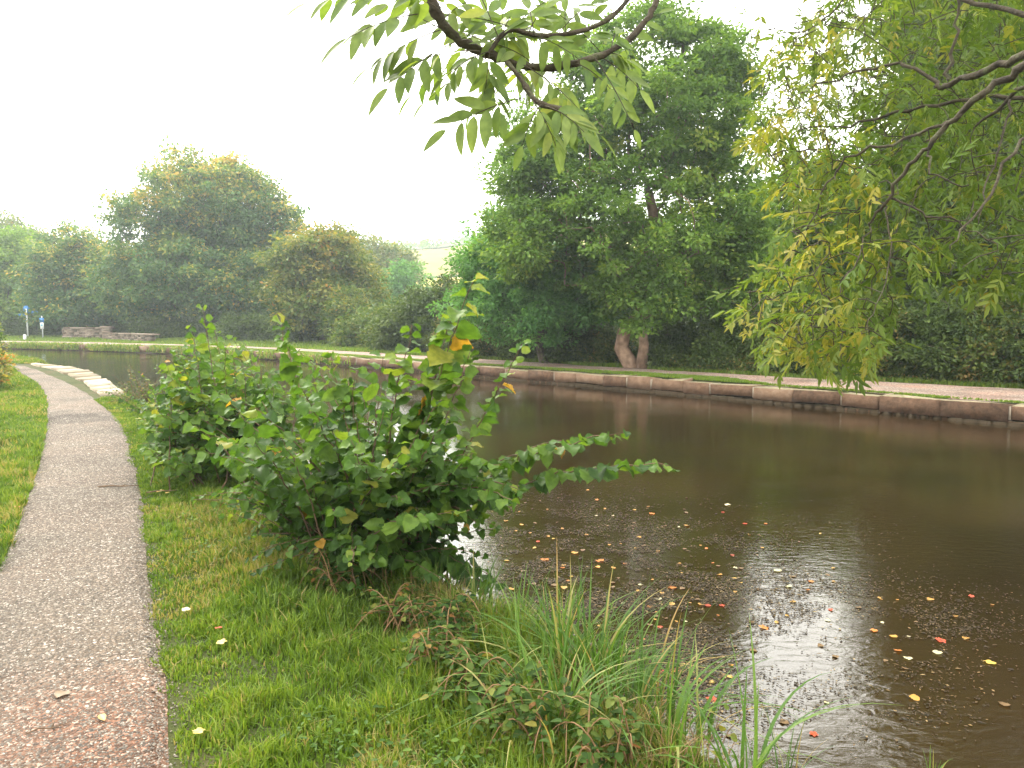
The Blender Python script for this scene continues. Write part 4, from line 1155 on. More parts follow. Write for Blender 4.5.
def shoot(wb, lb, base, tip, org, leaf=.085, sp=.05, start=.3, r0=.008, arch=.25, vbase=.5, tmpl=HAZEL, flat_=.7, taper=True):
    base = np.array(base, float); tip = np.array(tip, float); Ln = np.linalg.norm(tip - base)
    mid = base * .45 + tip * .55 + np.array([0, 0, arch * Ln]) + rng.normal(0, .04 * Ln, 3)
    n = max(8, int(Ln / .07)); c = bez(base, mid, tip, n)
    c[1:-1] += rng.normal(0, .006, (n - 2, 3))
    tube(wb, c - org, np.linspace(r0, .0018, n), 5)
    d = np.r_[0, np.cumsum(np.linalg.norm(np.diff(c, axis=0), axis=1))]
    s = np.arange(d[-1] * start, d[-1], sp); s = s + rng.normal(0, sp * .12, len(s)); s = np.clip(np.r_[s, d[-1]], 0, d[-1])
    pos = np.stack([np.interp(s, d, c[:, k]) for k in range(3)], 1)
    T = nrm(np.stack([np.interp(s, d, np.gradient(c, axis=0)[:, k]) for k in range(3)], 1))
    side = nrm(np.cross(T, np.array([0, 0, 1.0])) + 1e-4)
    sg_ = np.where(np.arange(len(s)) % 2 == 0, 1, -1)[:, None]
    up = np.cross(side, T)
    D = nrm(T * .5 + side * sg_ * .8 + rng.normal(0, .25, (len(s), 3)) + np.array([0, 0, -.38]))
    Nn = nrm(np.array([0, -.25, .8]) * flat_ + up * .3 + rng.normal(0, .5, (len(s), 3)))
    Nn = Nn + (D * -1) * (Nn * D).sum(1, keepdims=True)
    f = (s / d[-1]); sz = leaf * rng.uniform(.75, 1.15, len(s)) * np.where(f > .8, 1 - (f - .8) * 2.2, 1)
    v = np.clip(vbase - .08 + rng.normal(0, .22, len(s)) + .25 * (f - .6), 0, .96)
    v = np.where(rng.uniform(0, 1, len(s)) < .008, 1.0, v)
    pet = D * .012
    if tmpl is HAZEL:
        w_ = rng.choice(4, len(s), p=[.4, .25, .2, .15])
        for q_ in range(4):
            m_ = w_ == q_; scatter(lb, HAZELS[q_], (pos - org + pet)[m_], D[m_], Nn[m_], sz[m_], v[m_])
    else:
        scatter(lb, tmpl, pos - org + pet, D, Nn, sz, v)


hz_o = np.array([-1.0, 5.0, z_at(-1.0, 5.0) - .02])
hz = empty("hazel_bush", "large round leaved hazel bush leaning over the water with long shoots", "bush", hz_o)
wb, lb = Buf(), Buf()
hb = lambda: hz_o + np.array([rng.normal(0, .15), rng.normal(0, .17), 0])
# the long shoots that stand out of the bush
for (px_, py_, D_, st_, arch, lf, vb) in [(474, 280, 4.1, .30, -.06, .10, .8), (452, 318, 4.3, .4, -.02, .09, .7), (522, 344, 4.0, .35, -.02, .06, .68), (412, 325, 4.5, .4, .05, .08, .6), (626, 431, 3.9, .42, .16, .07, .6), (669, 466, 3.7, .40, .14, .072, .55),
                                          (448, 420, 4.2, .4, .2, .075, .5), (500, 465, 3.9, .4, .25, .075, .5), (512, 500, 3.8, .4, .28, .07, .5), (470, 352, 4.2, .4, .02, .07, .6), (280, 318, 4.8, .4, .0, .085, .72), (330, 352, 4.9, .35, .05, .085, .6),
                                          (520, 490, 3.9, .5, .25, .06, .5), (565, 440, 4.0, .5, .18, .06, .55)]:
    shoot(wb, lb, hb() + np.array([.15, -.1, 0]), P(px_, py_, D_), hz_o, lf * 1.4, .047 if lf > .09 else .030, st_, .009, arch, vb - .12)
for k in range(122):
    # filler: tips through the volume of the bush
    px_ = rng.uniform(190, 480); u = (px_ - 190) / 290
    top = np.interp(px_, [190, 230, 280, 330, 400, 450, 480], [430, 370, 335, 345, 350, 380, 430])
    bot = np.interp(px_, [190, 250, 320, 400, 480], [500, 540, 560, 580, 540])
    py_ = rng.uniform(top, bot); D_ = rng.uniform(3.95, 6.2) if px_ < 350 else rng.uniform(3.8, 5.4)
    tp = P(px_, py_, D_); tp[2] = max(tp[2], -.2)
    shoot(wb, lb, hb(), tp, hz_o, rng.uniform(.05, .125), .05, rng.uniform(.25, .45), .007, rng.uniform(.05, .25), rng.normal(.42, .13))
for k in range(36):   # skirt of low leaves on the grass side
    tp = G(rng.uniform(235, 400), rng.uniform(520, 600), 0); tp[2] = max(z_at(tp[0], tp[1]), -.2) + rng.uniform(.05, .35)
    shoot(wb, lb, hb(), tp, hz_o, rng.uniform(.05, .09), .05, .3, .005, rng.uniform(.15, .35), rng.normal(.25, .14))
for k in range(60):   # low and overhanging growth at the water side
    tp = P(rng.uniform(330, 510), rng.uniform(470, 590), rng.uniform(4.0, 5.0)); tp[2] = max(tp[2], -.26)
    shoot(wb, lb, hb(), tp, hz_o, rng.uniform(.07, .105), .045, .3, .006, rng.uniform(.15, .35), rng.normal(.3, .12))
wb.build("stems", twig_mat, hz, smooth=True); lb.build("foliage", mats['hazel'], hz, smooth=True)

# the second hazel up the bank
o2 = np.array([-2.75, 7.6, z_at(-2.75, 7.6) - .02]); h2 = empty("hazel_bush", "smaller upright hazel farther up the bank behind the large one", "bush", o2)
wb, lb = Buf(), Buf()
for (px_, py_, D_) in [(202, 308, 7.6), (190, 325, 7.5), (215, 330, 7.7), (232, 345, 7.3), (175, 350, 7.4)]:
    shoot(wb, lb, o2 + rng.normal(0, .2, 3) * [1, 1, 0], P(px_, py_, D_), o2, .11, .045, .3, .009, -.02, .68)
for k in range(150):
    px_ = rng.uniform(140, 300); top = np.interp(px_, [140, 170, 205, 250, 300], [400, 360, 325, 340, 370]); py_ = rng.uniform(top, 470)
    tp = P(px_, py_, rng.uniform(6.4, 8.8)); tp[2] = max(tp[2], .03)
    shoot(wb, lb, o2 + rng.normal(0, .28, 3) * [1, 1, 0], tp, o2, rng.uniform(.085, .125), .05, .3, .007, rng.uniform(0, .2), rng.normal(.5, .13))
wb.build("stems", twig_mat, h2, smooth=True); lb.build("foliage", mats['hazel'], h2, smooth=True)

# little dark shrub where the slabs begin, and one between
for (px_, D_, w_, h_, mt, lab, leaf_) in [(158, 14.2, .75, .85, 'bank', "dark twiggy shrub at the near end of the stone slabs", .05), (196, 11.0, .85, .95, 'hazel', "leafy shrub between the twiggy one and the hazel bushes", .07),
                                         (260, 8.6, .8, 1.1, 'hazel', "shrub hidden behind the tall middle shoots of the bank", .07)]:
    c0 = P(px_, 400, D_); c0 = np.array([c0[0] - .35, D_, max(-.12, z_at(c0[0] - .35, D_))]); oo = empty("bank_bush", lab, "bush", c0, "smaller bushes along the near bank")
    wb, lb = Buf(), Buf()
    for k in range(60):
        a_ = rng.uniform(0, 2 * pi); r_ = rng.uniform(.2, 1) * w_; tp = c0 + np.array([cos(a_) * r_, sin(a_) * r_, rng.uniform(.1, 1) * h_ * (1 - .4 * (r_ / w_) ** 2)])
        shoot(wb, lb, c0 + rng.normal(0, .1, 3) * [1, 1, 0], tp, c0, leaf_, .05, .2, .006, .1, rng.normal(.5, .18), OVAL if mt == 'bank' else HAZEL)
    wb.build("stems", twig_mat, oo); lb.build("foliage", mats[mt], oo, smooth=True)

# hedge plants at the extreme left beside the path
for (px_, py_, D_, w_, h_, v_, lab) in [(-26, 372, 17, .7, .9, .85, "orange leaved bush at the left edge beside the path"), (-38, 360, 22, 1.2, 1.6, .5, "green hedge bush cut off by the left edge behind the orange one")]:
    c0 = P(px_, py_, D_); c0 = np.array([c0[0], D_, z_at(c0[0], D_)])
    tree("verge_bush", lab, "bush", c0[:2], c0 + np.array([0, 0, h_ * .4]), .04, [(*(c0 + [0, 0, h_ * .5]), w_, w_, h_ * .55), (c0[0] + .5, c0[1] - .4, c0[2] + h_ * .25, w_ * .6, w_ * .6, h_ * .3)], 110, 60, .085, mats['autumn'], .25, OVAL, group="bushes on the left verge", vshift=v_ - .5)


# ------------------------------------------------------------------ sedge at the water's edge
def sedge(label, x, y, nb, hmin, hmax, spread=.15, lean=.8, width=.0115, vb=.45, name="sedge_clump", cat="sedge"):
    z0 = max(z_at(x, y), WZ - .05)
    o = empty(name, label, cat, (x, y, z0), "sedge clumps along the near waterline"); sb = Buf()
    n = int(nb * 1.0); seg = 9
    a_ = rng.uniform(0, 2 * pi, n); rr = np.abs(rng.normal(0, spread, n))
    bx, by = np.cos(a_) * rr, np.sin(a_) * rr
    h = rng.uniform(hmin, hmax, n); ld = a_ + rng.normal(0, .6, n); le = h * lean * rng.uniform(.1, 1.5, n)
    w = width * rng.uniform(.6, 1.3, n)
    t = np.linspace(0, 1, seg + 1)
    cx = bx[:, None] + np.cos(ld)[:, None] * le[:, None] * t ** 2.2; cy = by[:, None] + np.sin(ld)[:, None] * le[:, None] * t ** 2.2
    bend = np.clip(le / h - .35, 0, 1)
    cz = h[:, None] * (t - bend[:, None] * t ** 3 * .75)
    pxp = np.cos(ld + pi / 2 + rng.normal(0, .5, n)); pyp = np.sin(ld + pi / 2)
    ww = w[:, None] * (1 - t ** 2.5)[None] / 2 + .0004
    A_ = np.stack([cx + pxp[:, None] * ww, cy + pyp[:, None] * ww, cz], -1); B_ = np.stack([cx - pxp[:, None] * ww, cy - pyp[:, None] * ww, cz], -1)
    V = np.stack([A_, B_], 2).reshape(-1, 3)
    k = (np.arange(n) * 2 * (seg + 1))[:, None] + (np.arange(seg) * 2)[None]
    k = k.ravel(); fq = np.stack([k, k + 1, k + 3, k + 2], 1)
    vv = np.clip(rng.normal(vb, .2, n), 0, 1); vv = np.where(rng.uniform(0, 1, n) < .12, rng.uniform(.88, 1, n), vv)
    sb.add(V, fq, [np.repeat(vv, seg)])
    sb.build("blades", mats['sedge'], o, smooth=True)
    return o


S = [(596, 720, 150, .35, .62, "tallest dense sedge clump at the water's edge"), (560, 700, 120, .3, .55, "dense sedge clump just left of the tallest one"), (636, 742, 110, .3, .58, "sedge clump leaning right over the scum"),
     (520, 668, 90, .25, .42, "sedge clump behind the bramble tangle"), (478, 640, 80, .2, .4, "thin sedge clump in front of the bright water patch"), (440, 618, 80, .18, .36, "sedge clump at the foot of the hazel"),
     (600, 660, 70, .22, .42, "open sedge clump standing in the shallow water"), (668, 790, 70, .3, .5, "sedge clump at the bottom beside the sky reflection"), (560, 775, 110, .25, .45, "sedge clump among the brambles at the bottom"),
     (395, 605, 60, .12, .28, "short sedge clump under the dark hazel leaves"), (740, 840, 60, .35, .55, "sedge clump at the bottom edge in the bright reflection"), (640, 690, 45, .25, .45, "sparse sedge blades reaching over drifting leaves")]
for (a_, b_, nb, h0, h1, lab) in S:
    g = G(a_, b_, -.15); sedge(lab, g[0], g[1], int(nb * (.45 if a_ > 650 else .85)), h0, h1, width=.010)
g = G(785, 800, WZ); sedge("thin sedge tuft at the bottom right of the bright reflection", g[0], g[1], 16, .25, .42, .03, .6, .006)
g = G(932, 790, WZ); sedge("lone sedge tuft at the lower right corner", g[0], g[1], 20, .12, .28, .025, .8, .006)
for (a_, b_, h_, lab) in [(484, 600, .45, "single upright reed left of the sedge"), (447, 560, .40, "single upright reed before the bright water patch"), (655, 655, .32, "single upright reed among the drifting leaves")]:
    g = G(a_, b_, WZ); sedge(lab, g[0], g[1], 1, h_ * .85, h_, .004, .05, .008, .3, "reed_stem", "reed")

# ------------------------------------------------------------------ brambles and weeds on the near bank
def bramble(label, x, y, r, n_st, leaf, vb, name="bramble_tangle", hh=.35):
    z0 = z_at(x, y); org = np.array([x, y, z0]); o = empty(name, label, "bramble", org, "brambles on the near bank"); wb, lb = Buf(), Buf()
    for k in range(n_st):
        a_ = rng.uniform(0, 2 * pi); rr = rng.uniform(.3, 1) * r
        tip = org + np.array([cos(a_) * rr, sin(a_) * rr, 0]); tip[2] = max(z_at(tip[0], tip[1]), WZ) + rng.uniform(.02, .22)
        b0 = org + rng.normal(0, r * .3, 3) * [1, 1, 0]
        c = bez(b0, (b0 + tip) / 2 + np.array([0, 0, rng.uniform(.1, hh)]), tip, 9)
        tube(wb, c - org, np.linspace(.004, .0018, 9), 5)
        for i_ in range(2, 9):
            yaw = rng.uniform(0, 2 * pi)
            for j_ in range(3):
                yaw += 2.1
                if rng.uniform() < .35: continue
                D = np.array([[cos(yaw), sin(yaw), rng.normal(-.15, .25)]])
                scatter(lb, BRAM, (c[i_] - org)[None] + D * .01, D, nrm(rng.normal(0, .3, (1, 3)) + np.array([0, 0, 1.])), leaf * rng.uniform(.5, 1.1), np.clip(rng.normal(vb - .16, .24, 1), 0, 1))
    wb.build("canes", mats['dry'], o); lb.build("leaves", mats['bramble'], o, smooth=True)
for (a_, b_, r_, n_, lf, vb, lab) in [(480, 725, .26, 16, .05, .6, "low bramble with broad mottled leaves left of the sedge"), (440, 690, .25, 18, .04, .72, "reddish brown bramble tangle below the bright grass"), (530, 760, .26, 16, .045, .62, "bramble with dead brown sprays at the bottom centre"),
                                      (400, 640, .3, 16, .038, .75, "dry brown bramble at the foot of the hazel"), (340, 600, .3, 16, .036, .65, "weedy bramble at the grass side of the hazel"), (455, 655, .25, 14, .045, .4, "dark green bramble behind the reddish tangle"),
                                      (610, 800, .25, 12, .045, .7, "bramble with yellow leaves below the tallest sedge")]:
    g = G(a_, b_, -.05); bramble(lab, g[0], g[1], r_, n_, lf, vb)
ds = Buf(); n = 5200
y = 2.4 * (8 / 2.4) ** rng.uniform(0, 1, n); x = np.interp(y, NEAR[:, 1], NEAR[:, 0]) - np.abs(rng.normal(.28, .28, n))
k_ = vnoise(x, y, .3, 71) > .38; x, y = x[k_], y[k_]; n = len(x); z = np.maximum(height(x, y), WZ)
blades(ds, x, y, z - .01, rng.uniform(.05, .26, n), rng.uniform(.002, .005, n), rng.uniform(.05, .25, n), np.clip(rng.normal(.5, .25, n), 0, 1))
tag(ds.build("dead_stems", mats['dry']), "dry brown stems and dead grass along the near bank edge", "dead stems", kind="stuff")
# low herbs in the turf
hb_ = Buf(); n = 5200
y = 2.2 * (9 / 2.2) ** rng.uniform(0, 1, n); x0 = np.interp(y, PATHR[:, 1], PATHR[:, 0]); x1 = np.interp(y, NEAR[:, 1], NEAR[:, 0]) - .1
x = x0 + (x1 - x0) * rng.uniform(.15, 1, n); k_ = vnoise(x, y, .35, 51) > .55; x, y = x[k_], y[k_]; n = len(x)
z = height(x, y) + rng.uniform(.02, .085, n); aa = rng.uniform(0, 2 * pi, n)
scatter(hb_, OVAL, np.stack([x, y, z], 1), np.stack([np.cos(aa), np.sin(aa), rng.normal(0, .2, n)], 1), nrm(rng.normal(0, .3, (n, 3)) + np.array([0, 0, 1.])), rng.uniform(.015, .035, n), np.clip(rng.normal(.45, .2, n), 0, 1))
tag(hb_.build("turf_herbs", mats['hazel']), "small leafy herbs growing through the near grass", "herbs", kind="stuff")

# yellowing shoot in front of the bright reflection
g0 = G(700, 800, -.1)
yo = empty("yellowing_sapling", "thin sapling with small yellow green leaves before the bright reflection", "sapling", g0); wb, lb = Buf(), Buf()
for (a_, b_, D_) in [(725, 695, 2.9), (748, 705, 3.0), (735, 740, 2.9), (690, 720, 2.9), (640, 735, 2.8), (705, 755, 2.8)]:
    shoot(wb, lb, g0, P(a_, b_, D_), g0, .036, .05, .45, .0035, .05, .9, BRAM)
wb.build("stems", twig_mat, yo); lb.build("foliage", mats['over'], yo, smooth=True)


# ------------------------------------------------------------------ overhanging ash, right
def pxpath(l, D0_, D1_):
    n = len(l); return np.array([P(a_, b_, D0_ + (D1_ - D0_) * k / (n - 1)) for k, (a_, b_) in enumerate(l)])


root = np.array([7.2, .2, z_at(7.2, .2) - .05]) if sdist(np.array([[7.2, .2]]), NEAR)[0] < 0 else np.array([5.2, -3.0, -.1])
oa = empty("overhanging_ash", "ash tree whose drooping branches fill the upper right over the water", "tree", root)
wb, lb = Buf(), Buf()
crot = np.array([root[0] + .1, root[1] + 1.2, 3.6])
trk = chaikin([root, root + [.05, .3, 1.3], root + [.1, .7, 2.6], crot, crot + [0, .6, 1.8], crot + [-.2, 1.4, 4.0]], 2)
tube(wb, trk - root, np.linspace(.27, .08, len(trk)) * np.r_[1.25, np.ones(len(trk) - 1)], 12)
limbs = [([(1060, 40), (1024, 56), (985, 69), (941, 89)], 5.2, 6.0, .042, .024), ([(1065, 45), (1024, 63), (978, 98), (947, 122), (927, 149), (900, 176), (883, 203), (870, 227)], 5.0, 6.0, .036, .009),
         ([(947, 122), (941, 127), (883, 146), (849, 156), (829, 179), (815, 217), (792, 250)], 5.75, 6.3, .018, .005), ([(1060, 68), (1024, 85), (975, 127)], 5.6, 6.2, .032, .01),
         ([(1065, 100), (1024, 98), (944, 100), (890, 115), (842, 127), (800, 128)], 6.0, 6.9, .026, .006), ([(927, 149), (930, 176), (968, 184)], 5.7, 5.5, .012, .005),
         ([(890, 195), (924, 213), (964, 223), (1000, 250)], 5.9, 5.6, .012, .004), ([(947, 80), (952, 50), (958, 20), (955, -20)], 5.9, 5.8, .018, .01), ([(1010, 100), (1000, 150), (985, 190), (978, 225)], 5.8, 5.6, .012, .004),
         ([(870, 227), (855, 262), (835, 300), (815, 325)], 6.0, 5.6, .009, .003), ([(883, 203), (893, 250), (880, 300), (862, 335)], 6.0, 5.4, .010, .003), ([(1070, 20), (1000, 10), (930, -10), (860, -20)], 5.5, 6.6, .03, .012),
         ([(860, -20), (830, 20), (790, 35), (765, 25)], 6.6, 7.0, .012, .004), ([(941, 89), (900, 60), (860, 70), (820, 85), (785, 100)], 6.0, 6.8, .02, .005), ([(1060, 130), (1015, 140), (990, 200), (950, 250)], 5.4, 5.2, .02, .005)]
allpts = []; allpar = []
for (l, d0, d1, r0, r1) in limbs:
    c = chaikin(pxpath(l, d0 - .75, d1 - .75), 2)
    c[1:-1] += rng.normal(0, .012, (len(c) - 2, 3))
    tube(wb, c - root, np.linspace(r0 * .72, r1 * .7, len(c)) * (1 + .07 * rng.normal(size=len(c))), 7); allpts.append(c)
# link limb starts outside the view back to the crotch
for (l, d0, d1, r0, r1) in limbs:
    if l[0][0] >= 1055:
        s_ = P(*l[0], d0 - .75); j_ = trk[np.argmin(np.abs(trk[:, 2] - (s_[2] + .25)))]
        c = bez(j_, (j_ + s_) / 2 + np.array([0, .3, .45]), s_, 14); tube(wb, c - root, np.linspace(r0 * 1.8, r0 * .72, 14), 8)
LN = np.concatenate(allpts)
# twig ends spread through the drooping spray
def inside(px_, py_):
    left = np.interp(py_, [-30, 0, 20, 60, 90, 110, 150, 190, 225, 260, 300, 330, 350, 375], [820, 815, 800, 775, 760, 752, 758, 770, 790, 770, 738, 745, 765, 850])
    lowb = np.interp(px_, [735, 760, 800, 850, 880, 905, 940, 1000, 1100], [345, 350, 352, 372, 345, 280, 275, 285, 290])
    return (px_ > left) & (py_ < lowb)
tw = []
while len(tw) < 1650:
    a_, b_ = rng.uniform(735, 1090), rng.uniform(-40, 375)
    if b_ > 180 and rng.uniform() < .3: continue
    if not inside(a_, b_): continue
    tw.append(P(a_, b_, np.interp(b_, [120, 260], [5.2, 4.8]) + np.interp(b_, [120, 260], [3.2, 1.6]) * rng.uniform() ** .7))
for (a_, b_) in [(762, 12), (770, 30), (752, 38), (758, 60), (775, 70), (766, 50), (748, 18), (790, 40), (800, 15), (780, 55), (790, 80)]:
    tw.append(P(a_, b_, 6.9))
for k in range(900):   # the upper crown, above the view, which shades and is mirrored by the water
    tw.append(P(rng.uniform(850, 1500), rng.uniform(-560, -40), rng.uniform(4.6, 9.0)))
tw = np.array(tw)
# nearest-node growth, starting from all limb nodes
arr = np.zeros((len(LN) + len(tw) * 2, 3)); arr[:len(LN)] = LN; n = len(LN); TA, TB, TD = [], [], []
dist0 = np.array([np.min(np.linalg.norm(LN - t_, axis=1)) for t_ in tw])
for ti in np.argsort(dist0):
    t_ = tw[ti]; d = np.linalg.norm(arr[:n] - t_, axis=1) + np.clip(t_[2] - arr[:n, 2], 0, None) * .3
    b_ = int(np.argmin(d)); p0 = arr[b_]; md_ = (p0 + t_) / 2 + rng.normal(0, .05, 3) * np.linalg.norm(t_ - p0) + [0, 0, .08 * np.linalg.norm(t_ - p0)]
    TA += [p0.copy(), md_]; TB += [md_, t_]; arr[n] = md_; arr[n + 1] = t_; n += 2; TD.append((ti, nrm(t_ - md_)))
TA, TB = np.array(TA), np.array(TB)
frusta(wb, TA - root, TB - root, np.full(len(TA), .0042), np.full(len(TA), .0032), 4)
for ti, dv in TD:
    m_ = rng.integers(1, 4)
    D = nrm(dv[None] * .6 + rng.normal(0, .7, (m_, 3)) + np.array([-.1, 0, -.35]))
    Nn = nrm(np.array([0, 0, 1.]) + rng.normal(0, .35, (m_, 3)))
    sz = rng.uniform(.11, .21, m_)
    scatter(lb, PINS[rng.integers(len(PINS))], np.repeat(tw[ti][None], m_, 0) - root, D, Nn, sz, np.clip(rng.normal(.5 + .25 * (tw[ti][0] < 2.6), .2, m_), 0, 1))
wb.build("trunk", bark_grey, oa, smooth=True); lb.build("crown", mats['over'], oa)

# ------------------------------------------------------------------ near ash branch hanging at the top
root = np.array([-3.3, -1.6, z_at(-3.3, -1.6) - .05])
na_ = empty("roadside_ash", "ash tree whose curved branch and long leaflets hang close at top centre", "tree", root)
wb, lb = Buf(), Buf()
trk = chaikin([root, root + [.1, .1, 1.5], root + [.3, .3, 3.0], root + [.5, .5, 4.6], root + [.4, .9, 6.4]], 2)
tube(wb, trk - root, np.linspace(.24, .09, len(trk)) * np.r_[1.3, np.ones(len(trk) - 1)], 14)
B1 = [(405, -90), (418, -40), (430, 0), (440, 20), (456, 39), (483, 53), (507, 62), (534, 67), (561, 68), (600, 57), (632, 39), (649, 18), (657, 0), (662, -30)]
B2 = [(490, 52), (500, 36), (512, 28), (530, 35), (557, 36), (592, 29), (616, 14), (630, -3), (640, -30)]
B3 = [(507, 62), (522, 80), (532, 98), (542, 105), (561, 109)]
c1 = chaikin(pxpath(B1, 2.15, 2.35), 2); c1[1:-1] += rng.normal(0, .002, (len(c1) - 2, 3))
rr = np.interp(np.linspace(0, 1, len(c1)), [0, .3, .6, 1], [.017, .0145, .011, .0075]) * (1 + .12 * rng.normal(size=len(c1)))
tube(wb, c1 - root, rr, 9)
c2 = chaikin(pxpath(B2, 2.2, 2.3), 2); tube(wb, c2 - root, np.linspace(.006, .0075, len(c2)) * (1 + .1 * rng.normal(size=len(c2))), 8)
c3 = chaikin(pxpath(B3, 2.2, 2.1), 2); tube(wb, c3 - root, np.linspace(.007, .008, len(c3)) * (1 + .15 * rng.normal(size=len(c3))), 8)
s_ = c1[0]; c = bez(trk[-6], np.array([-1.6, 1.2, 4.6]), s_, 24); tube(wb, c - root, np.linspace(.07, .017, 24), 10)
# extra limbs out of view above, carrying the same crown
for (a_, b_, D_) in [(560, -160, 2.6), (300, -200, 3.0), (700, -260, 3.4)]:
    e_ = P(a_, b_, D_); c = bez(trk[-5], (trk[-5] + e_) / 2 + np.array([0, 0, .5]), e_, 16); tube(wb, c - root, np.linspace(.05, .012, 16), 8)


def comp_leaf(a_px, t_px, D_, pairs=4, ll=36, drop=.03, vv=.5):
    """compound leaf from its attachment to its tip, leaflets in opposite pairs"""
    A_ = P(*a_px, D_); T_ = P(*t_px, D_ + rng.normal(0, .04)); Ln = np.linalg.norm(T_ - A_)
    c = bez(A_, (A_ + T_) / 2 + np.array([0, 0, drop]), T_, 8); tube(wb, c - root, np.linspace(.0016, .0009, 8), 5)
    fw = nrm(T_ - A_); sd_ = nrm(np.cross(fw, rng.normal(0, .35, 3) + np.array([0, -.6, .9]))); up_ = np.cross(sd_, fw)
    pos, DD, NN, SS = [T_], [nrm(fw + [0, 0, -.3])], [up_], [1.0]
    for k in range(pairs):
        f = .30 + .66 * k / pairs; pt = bez(A_, (A_ + T_) / 2 + np.array([0, 0, drop]), T_, 101)[int(f * 100)]
        for sg_ in (-1, 1):
            d_ = nrm(fw * .55 + sd_ * sg_ * .8 + np.array([0, 0, -.42]) + rng.normal(0, .15, 3))
            pos.append(pt + d_ * .004); DD.append(d_); NN.append(nrm(up_ + rng.normal(0, .3, 3))); SS.append(.82 + .3 * sin(pi * (k + .7) / pairs))
    SS = np.array(SS) * ll / F * D_ * rng.uniform(.88, 1.12, len(SS))
    scatter(lb, ASHLET, np.array(pos) - root, np.array(DD), np.array(NN), SS, np.clip(rng.normal(vv, .16, len(SS)), 0, 1))
CL = [((405, -6), (306, 4), 2.0, 3, 34), ((418, 14), (348, 38), 2.05, 4, 36), ((440, 30), (368, 68), 2.1, 4, 34), ((455, 42), (388, 88), 2.1, 4, 34), ((470, 50), (412, 95), 2.15, 3, 30), ((507, 62), (475, 105), 2.2, 3, 30),
      ((522, 98), (446, 130), 2.1, 4, 34), ((532, 100), (556, 146), 2.0, 3, 30), ((545, 106), (584, 132), 2.0, 3, 30), ((540, 105), (522, 146), 2.0, 3, 28), ((561, 109), (600, 135), 2.2, 3, 30), ((561, 68), (560, 140), 2.3, 4, 36),
      ((600, 57), (640, 90), 2.3, 3, 30), ((512, 28), (560, -5), 2.25, 3, 30), ((530, 35), (580, 60), 2.25, 3, 26), ((557, 36), (590, 5), 2.3, 2, 26), ((592, 29), (600, -8), 2.3, 2, 24), ((483, 53), (500, 112), 2.2, 4, 28), ((440, 10), (400, -5), 2.1, 3, 34)]
for (a_, t_, D_, pr, ll) in CL: comp_leaf(a_, t_, D_, pr, ll, .02, .55)
for k in range(44):
    src = c1[rng.integers(4, len(c1) * 3 // 4)]; D_ = rng.uniform(2.0, 2.6)
    if rng.uniform() < .35: src = c2[rng.integers(0, len(c2) // 2)]
    rx = (src[0]) / src[1] * F + 512; ry = None
    r_ = src - np.array([0, 0, CZ]); fwd = r_[1] * cos(PITCH) - r_[2] * sin(PITCH); upc = r_[1] * sin(PITCH) + r_[2] * cos(PITCH)
    sx_, sy_ = 512 + F * r_[0] / fwd, 384 - F * upc / fwd
    comp_leaf((sx_, sy_), (sx_ + rng.normal(-15, 42), sy_ + rng.normal(-4, 32)), D_, rng.integers(2, 5), rng.uniform(18, 27), .02, rng.normal(.55, .12))
wb.build("trunk", bark_grey, na_, smooth=True); lb.build("crown", mats['near'], na_, smooth=True)

# ------------------------------------------------------------------ haze: one even box of thin air
hb2 = Buf(); x0, x1, y0, y1, z0, z1 = -1150, 1150, -300, 1300, -2.2, 90
V = [(a_, b_, c_) for a_ in (x0, x1) for b_ in (y0, y1) for c_ in (z0, z1)]
hb2.add(V, np.array([[0, 1, 3, 2], [4, 6, 7, 5], [0, 4, 5, 1], [2, 3, 7, 6], [0, 2, 6, 4], [1, 5, 7, 3]]))
m, nt, out = newmat("haze"); pv = N_(nt, "ShaderNodeVolumePrincipled"); pv.inputs["Density"].default_value = .0012
pv.inputs["Color"].default_value = (.84, .95, 1, 1); pv.inputs["Anisotropy"].default_value = .5
nt.links.new(pv.outputs[0], out.inputs["Volume"])
tag(hb2.build("haze", m), kind="stuff")

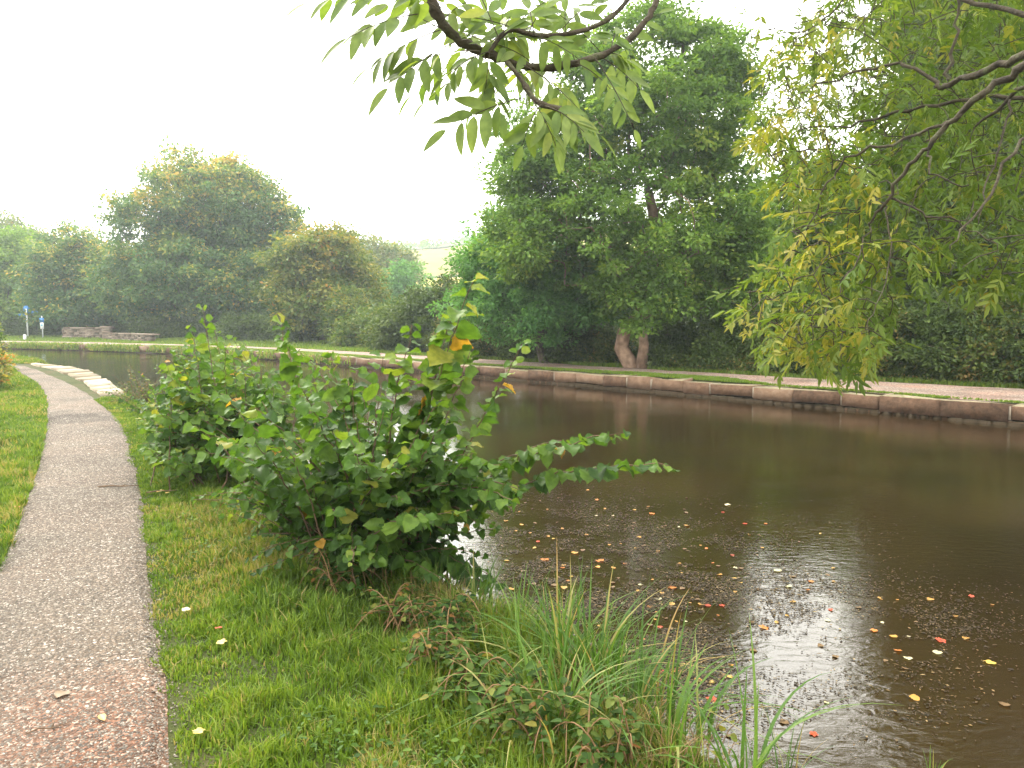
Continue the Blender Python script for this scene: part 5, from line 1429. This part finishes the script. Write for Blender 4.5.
# ------------------------------------------------------------------ light
SUN_EL, SUN_AZ = R(42), R(-38)      # ahead and to the left, behind thin cloud
w = bpy.data.worlds.new("World"); sc.world = w; w.use_nodes = True; nt = w.node_tree; nt.nodes.clear(); L = nt.links
out = nt.nodes.new("ShaderNodeOutputWorld"); bg = nt.nodes.new("ShaderNodeBackground")
sky = nt.nodes.new("ShaderNodeTexSky"); sky.sky_type = 'NISHITA'; sky.sun_disc = False; sky.sun_elevation = SUN_EL; sky.sun_rotation = SUN_AZ
sky.air_density = 1.0; sky.dust_density = 4.0; sky.ozone_density = 1.0
tc = nt.nodes.new("ShaderNodeTexCoord")
# thin bright overcast over the blue
cn = nt.nodes.new("ShaderNodeTexNoise"); cn.inputs["Scale"].default_value = 2.2; cn.inputs["Detail"].default_value = 5
mp = nt.nodes.new("ShaderNodeMapping"); mp.inputs["Scale"].default_value = (1, 1, 2.5); L.new(tc.outputs["Generated"], mp.inputs[0]); L.new(mp.outputs[0], cn.inputs["Vector"])
cr = nt.nodes.new("ShaderNodeValToRGB"); cr.color_ramp.elements[0].color = (17, 16.6, 15.4, 1); cr.color_ramp.elements[1].color = (26, 25, 22.6, 1); L.new(cn.outputs[0], cr.inputs[0])
mx = nt.nodes.new("ShaderNodeMix"); mx.data_type = 'RGBA'; mx.inputs[0].default_value = .85
L.new(sky.outputs[0], mx.inputs[6]); L.new(cr.outputs[0], mx.inputs[7]); L.new(mx.outputs[2], bg.inputs[0]); bg.inputs[1].default_value = .15
L.new(bg.outputs[0], out.inputs[0])
sd = bpy.data.lights.new("sun", 'SUN'); sd.energy = 2.4; sd.angle = R(12); sd.color = (1, .94, .84)
so_ = bpy.data.objects.new("sun", sd); COL.objects.link(so_)
d = np.array([sin(SUN_AZ) * cos(SUN_EL), cos(SUN_AZ) * cos(SUN_EL), sin(SUN_EL)])
import mathutils
so_.rotation_euler = mathutils.Vector(d).to_track_quat('Z', 'Y').to_euler()
so_.location = (0, 0, 30)

vs_ = sc.view_settings; vs_.view_transform = 'Standard'; vs_.look = 'None'; vs_.gamma = 1; vs_.use_curve_mapping = False; vs_.exposure = 0.88
cy = sc.cycles; cy.use_denoising = True; cy.max_bounces = 6; cy.diffuse_bounces = 3; cy.transmission_bounces = 3; cy.volume_bounces = 0; cy.glossy_bounces = 2; cy.transparent_max_bounces = 4
cy.use_adaptive_sampling = True; cy.adaptive_threshold = .02; cy.volume_step_rate = 10; cy.caustics_reflective = False; cy.caustics_refractive = False
